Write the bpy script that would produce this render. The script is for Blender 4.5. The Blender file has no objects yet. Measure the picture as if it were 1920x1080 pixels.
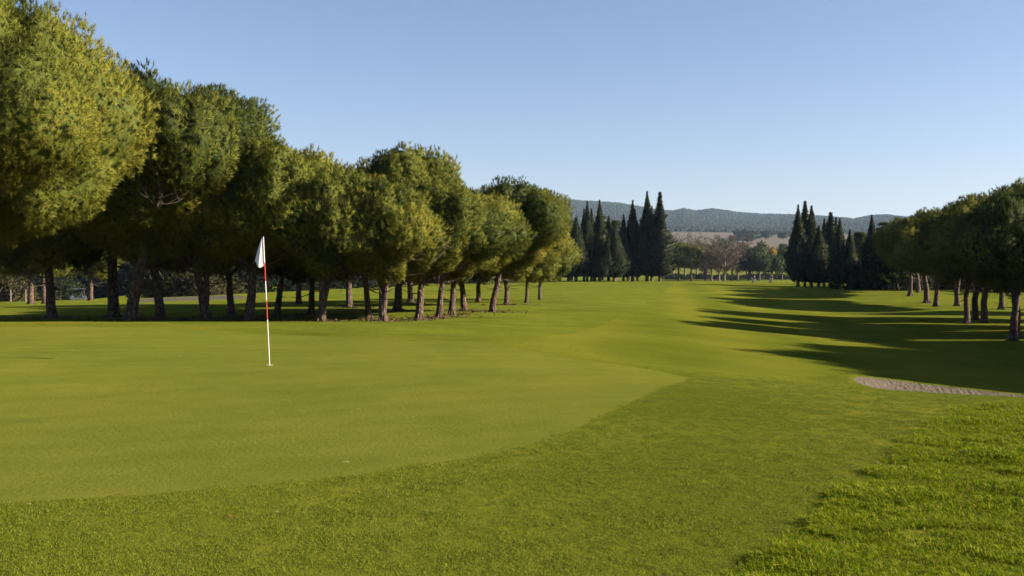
import bpy, bmesh, math, random
import numpy as np
from mathutils import Vector

# ------------------------------------------------------------------ camera, sky, sun, exposure
scene = bpy.context.scene
COL = scene.collection
R = math.radians
CAM_Z, FPX = 1.6, 1844.0            # eye height, focal length in 1920-wide pixels
cam_d = bpy.data.cameras.new('camera')
cam = bpy.data.objects.new('camera', cam_d)
COL.objects.link(cam)
cam_d.sensor_width = 36.0
cam_d.lens = 36.0 * FPX / 1920.0
cam_d.clip_start, cam_d.clip_end = 0.1, 30000
cam.location = (0, 0, CAM_Z)
cam.rotation_euler = (R(90 - 0.78), 0, 0)
scene.camera = cam

SUN_EL, SUN_BEHIND = 23.0, 6.0      # degrees above horizon; degrees behind the camera's right-hand side
world = bpy.data.worlds.new('World')
scene.world = world
world.use_nodes = True
wn, wl = world.node_tree.nodes, world.node_tree.links
sky = wn.new('ShaderNodeTexSky')
sky.sky_type = 'NISHITA'
sky.sun_disc = False
sky.sun_elevation = R(SUN_EL)
sky.sun_rotation = R(90 + SUN_BEHIND)   # clockwise from +Y
sky.altitude = 200
sky.air_density, sky.dust_density, sky.ozone_density = 1.0, 0.7, 4.0
bg = wn['Background']
bg.inputs['Strength'].default_value = 0.05
wb = wn.new('ShaderNodeMixRGB')      # the camera's white balance: a little warmer than neutral
wb.blend_type = 'MULTIPLY'; wb.inputs[0].default_value = 1.0; wb.inputs[2].default_value = (1.22, 1.01, 0.965, 1)
wl.new(sky.outputs[0], wb.inputs[1])
wl.new(wb.outputs[0], bg.inputs['Color'])

sun_d = bpy.data.lights.new('sun', 'SUN')
sun_d.energy, sun_d.angle, sun_d.color = 5.0, R(0.5), (1.0, 0.88, 0.70)
sun = bpy.data.objects.new('sun', sun_d)
COL.objects.link(sun)
az = R(90 + SUN_BEHIND)
sdir = Vector((math.sin(az) * math.cos(R(SUN_EL)), math.cos(az) * math.cos(R(SUN_EL)), math.sin(R(SUN_EL))))
sun.rotation_euler = sdir.to_track_quat('Z', 'Y').to_euler()
sun.location = (60, -10, 60)

vs = scene.view_settings
vs.view_transform, vs.look, vs.gamma, vs.use_curve_mapping = 'Standard', 'None', 1.0, False
vs.exposure = 1.75
scene.render.engine = 'CYCLES'
scene.cycles.max_bounces = 3
scene.cycles.diffuse_bounces = 1
scene.cycles.transmission_bounces = 3
scene.cycles.transparent_max_bounces = 4
scene.cycles.volume_bounces = 0
scene.cycles.use_adaptive_sampling = True
scene.cycles.adaptive_threshold = 0.02

rng = np.random.default_rng(7)

# ------------------------------------------------------------------ helpers
def fast_mesh(name, V, F, smooth=False, normals=None, mat=None, tint=None):
    """V (n,3), F (m,3) or (m,4) arrays -> mesh data"""
    V = np.asarray(V, dtype=np.float32)
    F = np.asarray(F, dtype=np.int32)
    k = F.shape[1]
    me = bpy.data.meshes.new(name)
    me.vertices.add(len(V)); me.vertices.foreach_set('co', V.ravel())
    me.loops.add(F.size); me.loops.foreach_set('vertex_index', F.ravel())
    me.polygons.add(len(F))
    me.polygons.foreach_set('loop_start', np.arange(0, F.size, k, dtype=np.int32))
    me.polygons.foreach_set('loop_total', np.full(len(F), k, dtype=np.int32))
    me.update(calc_edges=True)
    if smooth or normals is not None:
        me.polygons.foreach_set('use_smooth', np.ones(len(F), dtype=bool))
    if normals is not None:
        me.normals_split_custom_set_from_vertices([tuple(n) for n in normals])
    if tint is not None:
        a = me.attributes.new('tint', 'FLOAT', 'POINT')
        a.data.foreach_set('value', np.asarray(tint, dtype=np.float32))
    if mat: me.materials.append(mat)
    return me

def link(name, data, parent=None, loc=None):
    o = bpy.data.objects.new(name, data)
    COL.objects.link(o)
    if parent: o.parent = parent
    if loc is not None: o.location = loc
    return o

def tag(o, label=None, cat=None, group=None, kind=None):
    if label: o['label'] = label
    if cat: o['category'] = cat
    if group: o['group'] = group
    if kind: o['kind'] = kind
    return o

class MB:
    """collects simple solids, then builds ONE mesh"""
    def __init__(self): self.v, self.f = [], []
    def add(self, V, F):
        b = len(self.v); self.v += [tuple(p) for p in V]; self.f += [tuple(i + b for i in f) for f in F]
        return self
    def tube(self, pts, rad, n=8, cap=True):
        pts = [Vector(p) for p in pts]; V, F = [], []
        for i, p in enumerate(pts):
            t = (pts[min(i + 1, len(pts) - 1)] - pts[max(i - 1, 0)]).normalized()
            u = t.orthogonal().normalized() if i == 0 else (u - t * u.dot(t)).normalized()
            w = t.cross(u); r = rad[i] if hasattr(rad, '__len__') else rad
            V += [p + (u * math.cos(2 * math.pi * k / n) + w * math.sin(2 * math.pi * k / n)) * r for k in range(n)]
        for i in range(len(pts) - 1):
            for k in range(n):
                F.append((i * n + k, i * n + (k + 1) % n, (i + 1) * n + (k + 1) % n, (i + 1) * n + k))
        if cap:
            F.append(tuple(range(n - 1, -1, -1))); F.append(tuple(range((len(pts) - 1) * n, len(pts) * n)))
        return self.add(V, F)
    def box(self, c, s, rz=0.0, taper=1.0):
        x, y, z = s[0] / 2, s[1] / 2, s[2] / 2; V = []
        for sz in (-1, 1):
            t = taper if sz > 0 else 1
            for sx, sy in ((-1, -1), (1, -1), (1, 1), (-1, 1)):
                px, py = sx * x * t, sy * y * t
                V.append((c[0] + px * math.cos(rz) - py * math.sin(rz), c[1] + px * math.sin(rz) + py * math.cos(rz), c[2] + sz * z))
        return self.add(V, [(3, 2, 1, 0), (4, 5, 6, 7), (0, 1, 5, 4), (1, 2, 6, 5), (2, 3, 7, 6), (3, 0, 4, 7)])
    def data(self, name, mat, smooth=False, bevel=0):
        me = bpy.data.meshes.new(name); me.from_pydata(self.v, [], self.f)
        if bevel:
            bm = bmesh.new(); bm.from_mesh(me)
            bmesh.ops.bevel(bm, geom=bm.edges[:], offset=bevel, segments=2, affect='EDGES', clamp_overlap=True)
            bm.to_mesh(me); bm.free()
        if smooth:
            for p in me.polygons: p.use_smooth = True
        me.update(); me.materials.append(mat); return me
    def build(self, name, mat, parent=None, smooth=False, bevel=0):
        return link(name, self.data(name, mat, smooth, bevel), parent)

def S(t):
    t = np.clip(t, 0, 1); return t * t * (3 - 2 * t)

def vnoise(x, y, seed=0):
    """smooth value noise, -1..1, vectorised"""
    xi, yi = np.floor(x).astype(np.int64), np.floor(y).astype(np.int64)
    fx, fy = S(x - xi), S(y - yi)
    def hsh(a, b):
        n = (a * 374761393 + b * 668265263 + seed * 974711) & 0x7fffffff
        n = ((n ^ (n >> 13)) * 1274126177) & 0x7fffffff
        return ((n ^ (n >> 16)) & 0xffff) / 32767.5 - 1
    a, b, c, d = hsh(xi, yi), hsh(xi + 1, yi), hsh(xi, yi + 1), hsh(xi + 1, yi + 1)
    return (a * (1 - fx) + b * fx) * (1 - fy) + (c * (1 - fx) + d * fx) * fy

# ------------------------------------------------------------------ materials
def new_mat(name):
    m = bpy.data.materials.new(name); m.use_nodes = True
    nt = m.node_tree
    b = nt.nodes['Principled BSDF']
    b.inputs['Roughness'].default_value = 0.8
    b.inputs['Specular IOR Level'].default_value = 0.2
    return m, nt, b

def plain(name, col, rough=0.6, spec=0.3, metal=0.0, var=0.12, scale=30):
    m, nt, b = new_mat(name)
    n = nt.nodes.new('ShaderNodeTexNoise'); n.inputs['Scale'].default_value = scale
    tc = nt.nodes.new('ShaderNodeTexCoord'); nt.links.new(tc.outputs['Object'], n.inputs['Vector'])
    mx = nt.nodes.new('ShaderNodeMixRGB')
    mx.inputs[1].default_value = (*[c * (1 - var) for c in col], 1)
    mx.inputs[2].default_value = (*[min(1, c * (1 + var)) for c in col], 1)
    nt.links.new(n.outputs['Fac'], mx.inputs[0]); nt.links.new(mx.outputs[0], b.inputs['Base Color'])
    b.inputs['Roughness'].default_value = rough; b.inputs['Specular IOR Level'].default_value = spec
    b.inputs['Metallic'].default_value = metal
    return m

def ramp(nt, fac, stops):
    r = nt.nodes.new('ShaderNodeValToRGB'); e = r.color_ramp.elements
    while len(e) < len(stops): e.new(0.5)
    for el, (p, c) in zip(e, stops): el.position = p; el.color = (*c, 1)
    nt.links.new(fac, r.inputs[0]); return r.outputs[0]

def noise(nt, vec, scale, detail=3, rough=0.55):
    n = nt.nodes.new('ShaderNodeTexNoise')
    n.inputs['Scale'].default_value = scale; n.inputs['Detail'].default_value = detail; n.inputs['Roughness'].default_value = rough
    nt.links.new(vec, n.inputs['Vector']); return n.outputs['Fac']

def mix(nt, fac, a, b, mode='MIX'):
    m = nt.nodes.new('ShaderNodeMixRGB'); m.blend_type = mode
    for sock, v in ((0, fac), (1, a), (2, b)):
        if isinstance(v, (int, float)): m.inputs[sock].default_value = v
        elif isinstance(v, tuple): m.inputs[sock].default_value = (*v, 1)
        else: nt.links.new(v, m.inputs[sock])
    return m.outputs[0]

def math_(nt, op, a, b=None, clamp=False):
    m = nt.nodes.new('ShaderNodeMath'); m.operation = op; m.use_clamp = clamp
    for sock, v in ((0, a), (1, b)):
        if v is None: continue
        if isinstance(v, (int, float)): m.inputs[sock].default_value = v
        else: nt.links.new(v, m.inputs[sock])
    return m.outputs[0]

def grass_mat(name, dark, mid, light, patch=0.35, fine=9.0, bump=0.6, bump_scale=55, stripes=None, speck=0.0, sheen=0.4, marks=0.0):
    m, nt, b = new_mat(name)
    tc = nt.nodes.new('ShaderNodeTexCoord'); v = tc.outputs['Object']
    n1 = noise(nt, v, patch, 4); n2 = noise(nt, v, fine, 4, 0.65); n3 = noise(nt, v, 0.09, 3)
    n4 = noise(nt, v, 95, 2, 0.6)
    f = math_(nt, 'ADD', math_(nt, 'MULTIPLY', n1, 0.45), math_(nt, 'MULTIPLY', n2, 0.25))
    f = math_(nt, 'ADD', f, math_(nt, 'MULTIPLY', n3, 0.30))
    f = math_(nt, 'ADD', f, math_(nt, 'MULTIPLY', math_(nt, 'SUBTRACT', n4, 0.5), 0.30))
    if stripes:  # mowing stripes: light reflected by leaning blades, put into the colour
        ang, width, amt = stripes
        mp = nt.nodes.new('ShaderNodeMapping'); mp.inputs['Rotation'].default_value = (0, 0, ang)
        nt.links.new(v, mp.inputs['Vector'])
        w = nt.nodes.new('ShaderNodeTexWave'); w.inputs['Scale'].default_value = 0.314 / width
        w.inputs['Distortion'].default_value = 0.9; w.inputs['Detail'].default_value = 1; w.inputs['Detail Scale'].default_value = 0.2
        nt.links.new(mp.outputs[0], w.inputs['Vector'])
        f = math_(nt, 'ADD', f, math_(nt, 'MULTIPLY', math_(nt, 'SUBTRACT', w.outputs['Fac'], 0.5), amt))
    c = ramp(nt, f, [(0.36, dark), (0.5, mid), (0.64, light)])
    if speck:
        vo = nt.nodes.new('ShaderNodeTexVoronoi'); vo.inputs['Scale'].default_value = 5
        nt.links.new(v, vo.inputs['Vector'])
        s = math_(nt, 'LESS_THAN', vo.outputs['Distance'], 0.06 * speck)
        c = mix(nt, math_(nt, 'MULTIPLY', s, 0.6), c, (0.30, 0.29, 0.15))
    if marks:                                            # ball marks, pale and a few centimetres wide
        vo = nt.nodes.new('ShaderNodeTexVoronoi'); vo.inputs['Scale'].default_value = 1.1
        nt.links.new(v, vo.inputs['Vector'])
        c = mix(nt, math_(nt, 'MULTIPLY', math_(nt, 'LESS_THAN', vo.outputs['Distance'], 0.035), marks), c, (0.21, 0.19, 0.06))
    nt.links.new(c, b.inputs['Base Color'])
    bm = nt.nodes.new('ShaderNodeBump'); bm.inputs['Strength'].default_value = bump; bm.inputs['Distance'].default_value = 0.03
    hs = math_(nt, 'ADD', noise(nt, v, bump_scale, 3, 0.7), math_(nt, 'MULTIPLY', noise(nt, v, bump_scale * 0.16, 2), 1.6))
    nt.links.new(hs, bm.inputs['Height']); nt.links.new(bm.outputs[0], b.inputs['Normal'])
    b.inputs['Roughness'].default_value = 0.95; b.inputs['Specular IOR Level'].default_value = 0.0
    b.inputs['Sheen Weight'].default_value = sheen; b.inputs['Sheen Roughness'].default_value = 0.6
    nt.links.new(c, b.inputs['Sheen Tint'])
    return m

def leaf_mat(name, stops, trans=0.25, jitter=0.25, spec=0.05):
    """stops: ramp over the tuft's own 'tint' attribute"""
    m, nt, b = new_mat(name)
    at_ = nt.nodes.new('ShaderNodeAttribute'); at_.attribute_name = 'tint'
    oi = nt.nodes.new('ShaderNodeObjectInfo')
    f = math_(nt, 'ADD', at_.outputs['Fac'], math_(nt, 'MULTIPLY', math_(nt, 'SUBTRACT', oi.outputs['Random'], 0.5), jitter))
    c = ramp(nt, f, stops)
    nt.links.new(c, b.inputs['Base Color'])
    b.inputs['Roughness'].default_value = 0.6; b.inputs['Specular IOR Level'].default_value = spec
    tr = nt.nodes.new('ShaderNodeBsdfTranslucent'); nt.links.new(c, tr.inputs['Color'])
    ms = nt.nodes.new('ShaderNodeMixShader'); ms.inputs[0].default_value = trans
    nt.links.new(b.outputs[0], ms.inputs[1]); nt.links.new(tr.outputs[0], ms.inputs[2])
    nt.links.new(ms.outputs[0], nt.nodes['Material Output'].inputs['Surface'])
    return m

def bark_mat(name, c1, c2, scale=6):
    m, nt, b = new_mat(name)
    tc = nt.nodes.new('ShaderNodeTexCoord')
    mp = nt.nodes.new('ShaderNodeMapping'); mp.inputs['Scale'].default_value = (scale, scale, scale * 0.35)
    nt.links.new(tc.outputs['Object'], mp.inputs['Vector'])
    vo = nt.nodes.new('ShaderNodeTexVoronoi'); vo.feature = 'DISTANCE_TO_EDGE'; vo.inputs['Scale'].default_value = 1.6
    nt.links.new(mp.outputs[0], vo.inputs['Vector'])
    n = noise(nt, mp.outputs[0], 3, 4)
    f = math_(nt, 'ADD', math_(nt, 'MULTIPLY', vo.outputs['Distance'], 1.2), math_(nt, 'MULTIPLY', n, 0.6))
    nt.links.new(ramp(nt, f, [(0.25, c1), (0.75, c2)]), b.inputs['Base Color'])
    bp = nt.nodes.new('ShaderNodeBump'); bp.inputs['Strength'].default_value = 0.9; bp.inputs['Distance'].default_value = 0.06
    nt.links.new(f, bp.inputs['Height']); nt.links.new(bp.outputs[0], b.inputs['Normal'])
    b.inputs['Roughness'].default_value = 0.9
    return m

M = {}
M['rough'] = grass_mat('rough_grass', (0.0488, 0.0651, 0.0074), (0.0761, 0.0877, 0.0099), (0.1053, 0.1084, 0.0136), patch=0.5, fine=5, bump=1.0, bump_scale=22, speck=0.6)
M['fairway'] = grass_mat('fairway_grass', (0.0589, 0.0726, 0.0072), (0.0853, 0.0932, 0.0096), (0.1138, 0.1119, 0.0132), patch=0.28, fine=12, bump=0.8, bump_scale=60, stripes=(R(8), 5.0, 0.12))
M['green'] = grass_mat('green_grass', (0.0640, 0.0770, 0.0100), (0.0815, 0.0882, 0.0125), (0.0999, 0.0975, 0.0155), patch=0.55, fine=3.2, bump=0.35, bump_scale=140, stripes=(R(62), 0.9, 0.045), marks=0.55)
M['field'] = None
def field_mat():
    m, nt, b = new_mat('ploughed_field')
    tc = nt.nodes.new('ShaderNodeTexCoord'); v = tc.outputs['Object']
    vo = nt.nodes.new('ShaderNodeTexVoronoi'); vo.inputs['Scale'].default_value = 0.006
    nt.links.new(v, vo.inputs['Vector'])
    c = ramp(nt, vo.outputs['Color'], [(0.15, (0.095, 0.076, 0.045)), (0.5, (0.12, 0.095, 0.056)), (0.9, (0.09, 0.075, 0.04))])
    c = mix(nt, math_(nt, 'MULTIPLY', noise(nt, v, 0.03, 4), 0.5), c, (0.085, 0.068, 0.04))
    nt.links.new(c, b.inputs['Base Color']); return m
M['field'] = field_mat()
def sand_mat():
    m, nt, b = new_mat('bunker_sand')
    tc = nt.nodes.new('ShaderNodeTexCoord'); v = tc.outputs['Object']
    n = noise(nt, v, 3, 5, 0.7)
    nt.links.new(ramp(nt, n, [(0.3, (0.068, 0.053, 0.036)), (0.7, (0.095, 0.075, 0.052))]), b.inputs['Base Color'])
    bp = nt.nodes.new('ShaderNodeBump'); bp.inputs['Strength'].default_value = 1.0; bp.inputs['Distance'].default_value = 0.06
    mp = nt.nodes.new('ShaderNodeMapping'); mp.inputs['Rotation'].default_value = (0, 0, 0.6); mp.inputs['Scale'].default_value = (3.0, 0.8, 1)
    nt.links.new(v, mp.inputs['Vector'])
    nt.links.new(math_(nt, 'ADD', noise(nt, mp.outputs[0], 4, 3), noise(nt, v, 14, 3)), bp.inputs['Height'])
    nt.links.new(bp.outputs[0], b.inputs['Normal']); b.inputs['Roughness'].default_value = 0.95
    return m
M['sand'] = sand_mat()
def hill_mat():
    m, nt, b = new_mat('wooded_hill')
    tc = nt.nodes.new('ShaderNodeTexCoord'); v = tc.outputs['Object']
    n = noise(nt, v, 0.012, 5, 0.6); n2 = noise(nt, v, 0.09, 3)
    f = math_(nt, 'ADD', math_(nt, 'MULTIPLY', n, 0.6), math_(nt, 'MULTIPLY', n2, 0.4))
    nt.links.new(ramp(nt, f, [(0.35, (0.012, 0.019, 0.008)), (0.55, (0.02, 0.027, 0.010)), (0.72, (0.04, 0.042, 0.02))]), b.inputs['Base Color'])
    bp = nt.nodes.new('ShaderNodeBump'); bp.inputs['Strength'].default_value = 1; bp.inputs['Distance'].default_value = 8
    nt.links.new(n2, bp.inputs['Height']); nt.links.new(bp.outputs[0], b.inputs['Normal'])
    return m
M['hill'] = hill_mat()
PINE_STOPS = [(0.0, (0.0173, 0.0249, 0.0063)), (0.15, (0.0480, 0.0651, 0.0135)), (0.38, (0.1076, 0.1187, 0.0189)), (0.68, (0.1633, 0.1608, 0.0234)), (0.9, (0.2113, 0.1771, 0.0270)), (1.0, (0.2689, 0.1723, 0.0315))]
M['pine'] = leaf_mat('pine_needles', PINE_STOPS)
M['cypress'] = leaf_mat('cypress_scales', [(0.0, (0.010, 0.015, 0.006)), (0.5, (0.021, 0.028, 0.009)), (1.0, (0.05, 0.054, 0.018))], trans=0.05, spec=0.05)
M['conifer'] = leaf_mat('conifer_needles', [(0.0, (0.025, 0.04, 0.016)), (0.5, (0.05, 0.066, 0.026)), (1.0, (0.09, 0.10, 0.04))], trans=0.15)
M['oak'] = leaf_mat('evergreen_leaves', [(0.0, (0.02, 0.034, 0.012)), (0.5, (0.04, 0.058, 0.02)), (1.0, (0.08, 0.10, 0.03))])
M['gold'] = leaf_mat('autumn_leaves', [(0.0, (0.16, 0.10, 0.015)), (0.5, (0.30, 0.19, 0.02)), (1.0, (0.42, 0.28, 0.03))])
M['shrub'] = leaf_mat('shrub_leaves', [(0.0, (0.022, 0.024, 0.010)), (0.5, (0.045, 0.042, 0.017)), (1.0, (0.09, 0.07, 0.03))])
M['darkshrub'] = leaf_mat('hedge_leaves', [(0.0, (0.010, 0.016, 0.006)), (0.5, (0.018, 0.026, 0.009)), (1.0, (0.034, 0.04, 0.015))])
M['blade'] = leaf_mat('grass_blades', [(0.0, (0.0630, 0.0918, 0.0085)), (0.5, (0.1413, 0.1710, 0.0153)), (1.0, (0.2250, 0.2340, 0.0382))], trans=0.3, jitter=0, spec=0.05)
M['rblade'] = leaf_mat('rough_blades', [(0.0, (0.0528, 0.0950, 0.0028)), (0.5, (0.1478, 0.2000, 0.0035)), (0.85, (0.2534, 0.2700, 0.0056)), (1.0, (0.3379, 0.2700, 0.0630))], trans=0.35, jitter=0, spec=0.05)
M['bark'] = bark_mat('pine_bark', (0.03, 0.02, 0.015), (0.15, 0.10, 0.075))
M['greybark'] = bark_mat('grey_bark', (0.05, 0.042, 0.035), (0.14, 0.115, 0.09))
M['twig'] = plain('bare_twigs', (0.125, 0.10, 0.072), 0.9, 0.1)
M['dead'] = plain('dead_branch', (0.07, 0.055, 0.042), 0.9, 0.1)
M['white'] = plain('white_paint', (0.58, 0.57, 0.54), 0.35, 0.5, var=0.04)
M['red'] = plain('red_paint', (0.42, 0.025, 0.02), 0.35, 0.5)

# ------------------------------------------------------------------ terrain
def poly_sdf(P, x, y):
    """signed distance to a polygon, negative inside"""
    P = np.asarray(P, float); d = np.full(x.shape, 1e9); ins = np.zeros(x.shape, bool)
    for (ax, ay), (bx, by) in zip(P, np.roll(P, -1, 0)):
        ex, ey = bx - ax, by - ay
        t = np.clip(((x - ax) * ex + (y - ay) * ey) / (ex * ex + ey * ey + 1e-12), 0, 1)
        d = np.minimum(d, np.hypot(x - ax - t * ex, y - ay - t * ey))
        c = ((ay > y) != (by > y)) & (x < (bx - ax) * (y - ay) / (by - ay + 1e-12) + ax)
        ins ^= c
    return np.where(ins, -d, d)

def spline(P, n=6):
    P = np.asarray(P, float); out = []
    for i in range(len(P)):
        a, b, c, d = P[i - 1], P[i], P[(i + 1) % len(P)], P[(i + 2) % len(P)]
        for k in range(n):
            t = k / n
            out.append(0.5 * (2 * b + (c - a) * t + (2 * a - 5 * b + 4 * c - d) * t * t + (3 * b - a - 3 * c + d) * t ** 3))
    return np.array(out)

GREEN = spline([(-6.5, 6.1), (-3.4, 6.9), (-2.3, 7.3), (-1.1, 8.0), (0.2, 9.3), (1.15, 11.3), (2.15, 14.0), (2.85, 16.0), (2.75, 17.6), (2.2, 18.9),
                (0.4, 20.8), (-1.6, 23.2), (-6.3, 26.0), (-13.8, 27.2), (-19, 25), (-22, 18), (-17, 9)])
BUNKER = spline([(6.75, 19.3), (7.6, 18.5), (9.2, 18.15), (11.2, 17.6), (14, 16.6), (15.4, 17.6), (14.2, 19.2), (12, 19.9), (9.6, 20.5), (7.6, 20.5)])
BUNKER_FAR = spline([(-29.5, 76), (-27, 74), (-23, 73), (-20.5, 74.2), (-20.8, 76.5), (-24, 78.5), (-28, 78.3)])
APRON = np.array([(-30, -8), (0.2, -8), (0.75, 3.5), (1.15, 5.2), (1.8, 6.05), (2.3, 6.8), (2.85, 7.7), (3.5, 8.8), (4.3, 10.2), (5.6, 11.9), (7.2, 13.2), (9.5, 13.9),
                  (11.5, 15.0), (12.5, 17), (13.5, 22), (16, 34), (22, 60), (29, 95), (38, 130), (44, 165), (52, 210), (45, 232), (30, 230), (26, 165), (20, 120), (12.5, 85),
                  (5.5, 48), (2.0, 30), (0.0, 24.5), (-2.2, 25.2), (-6.5, 27.4), (-14, 28.6), (-21, 26.5), (-24, 18)])

RIDGE_PX = [(-3000, 330), (-900, 350), (200, 365), (700, 372), (1010, 375), (1035, 379), (1060, 377), (1100, 381), (1160, 384), (1200, 391), (1240, 399), (1262, 400), (1282, 395), (1305, 401), (1335, 399), (1380, 406),
            (1430, 410), (1480, 410), (1560, 413), (1600, 417), (1632, 411), (1662, 410), (1720, 418), (1900, 415), (2500, 390), (4500, 380)]
_rb = [math.atan2((p - 960) / FPX, 1) for p, _ in RIDGE_PX]
_rz = [(515 - q) / FPX for _, q in RIDGE_PX]

def height(x, y):
    x = np.asarray(x, float); y = np.asarray(y, float)
    z = np.zeros(np.broadcast(x, y).shape)
    z = z - 1.25 * S((x + 3.0 - 0.10 * y * S((y - 20) / 60)) / 20.0) * S((y - 10.5) / 11) * (1 - S((y - 68) / 45))         # low ground under the right-hand pines
    z = z - 2.9 * S((y - 42) / 115) * S((-x - 3 - 0.05 * y) / 30)                            # ground falls away behind the left-hand pines
    z = z + 3.2 * np.exp(-((x + 46) / 17) ** 2 - ((y - 165) / 26) ** 2) + 0.9 * np.exp(-((x + 34) / 17) ** 2 - ((y - 108) / 16) ** 2)
    z = z + 0.13 * S((-x - 4.5) / 6) * S((y - 8) / 6) * (1 - S((y - 24) / 8))
    z = z + 0.62 * (1 - 0.7 * S((x - 18) / 18)) * S((y - 70) / 80) * (1 - S((y - 160) / 55)) * S((x + 14) / 25) - 0.30 * S((y - 170) / 40) * (1 - S((y - 235) / 35))  # crest of the fairway
    z = z + 0.10 * np.exp(-((x + 5) / 8) ** 2 - ((y - 17) / 7) ** 2)
    z = z + 0.13 * np.exp(-((y - 28.6 + 0.10 * (x + 8)) / 1.9) ** 2) * S((-x + 1.5) / 6) * (1 - S((-x - 30) / 15))     # bank behind the green
    z = z + 0.10 * np.exp(-((x - 0.2) / 1.8) ** 2 - ((y - 22.7) / 2.2) ** 2)
    z = z - 0.15 * S((y - 30) / 8) * (1 - S((y - 60) / 20)) * (1 - S((x - 2) / 5))
    near = 1 - S((y - 200) / 200)
    z = z + near * (0.05 * vnoise(x / 6.5, y / 6.5, 1) + 0.10 * vnoise(x / 19, y / 19, 2) * S((np.hypot(x, y) - 25) / 30))
    z = z - 0.20 * np.exp(-((x - 10.5) / 4.5) ** 2 - ((y - 19.5) / 3.5) ** 2)
    # bunkers
    m = (np.abs(x - 10.5) < 9) & (np.abs(y - 19) < 6)
    if m.any():
        d = poly_sdf(BUNKER, x[m], y[m])
        z[m] += np.where(d < 0, -0.16 * S(-d / 0.6) - 0.04 + 0.26 * S((y[m] - 18.0) / 2.2), 0.05 * np.exp(-(d / 0.5) ** 2) + 0.20 * S((y[m] - 18.8) / 1.2) * np.exp(-(d / 0.9) ** 2))
    m = (np.abs(x + 25) < 9) & (np.abs(y - 76) < 8)
    if m.any():
        d = poly_sdf(BUNKER_FAR, x[m], y[m])
        z[m] += np.where(d < 0.6, -0.12 + 0.42 * S((y[m] - 73.5) / 5.0), (0.30 * S((y[m] - 73.5) / 5.0)) * np.exp(-((d - 0.6) / 2.5) ** 2))
    # far country: the valley side rises to the fields, then the hills
    r = np.hypot(x, y); th = np.arctan2(x, y)
    z = z + 66 * S((r - 430) / 1250) + 5 * vnoise(x / 260, y / 260, 5) * S((r - 600) / 500)
    ridge = np.interp(th, _rb, _rz) * 3600 * 0.945 - 62
    prof = S((r - 1500) / 2100)
    fold = vnoise(th * 14, r / 700, 8) * 0.13 + vnoise(th * 34, r / 380, 9) * 0.06
    z = z + np.where(r > 1450, ridge * np.clip(prof * (1 + fold * (1 - prof) * 2.4), 0, 1.2) - 0.7 * ridge * S((r - 3700) / 1500), 0)
    return z

def hz(x, y): return float(height(np.array([float(x)]), np.array([float(y)]))[0])
def at(px, d):
    x = (px - 960) / FPX * d
    return x, d, hz(x, d)

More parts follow.
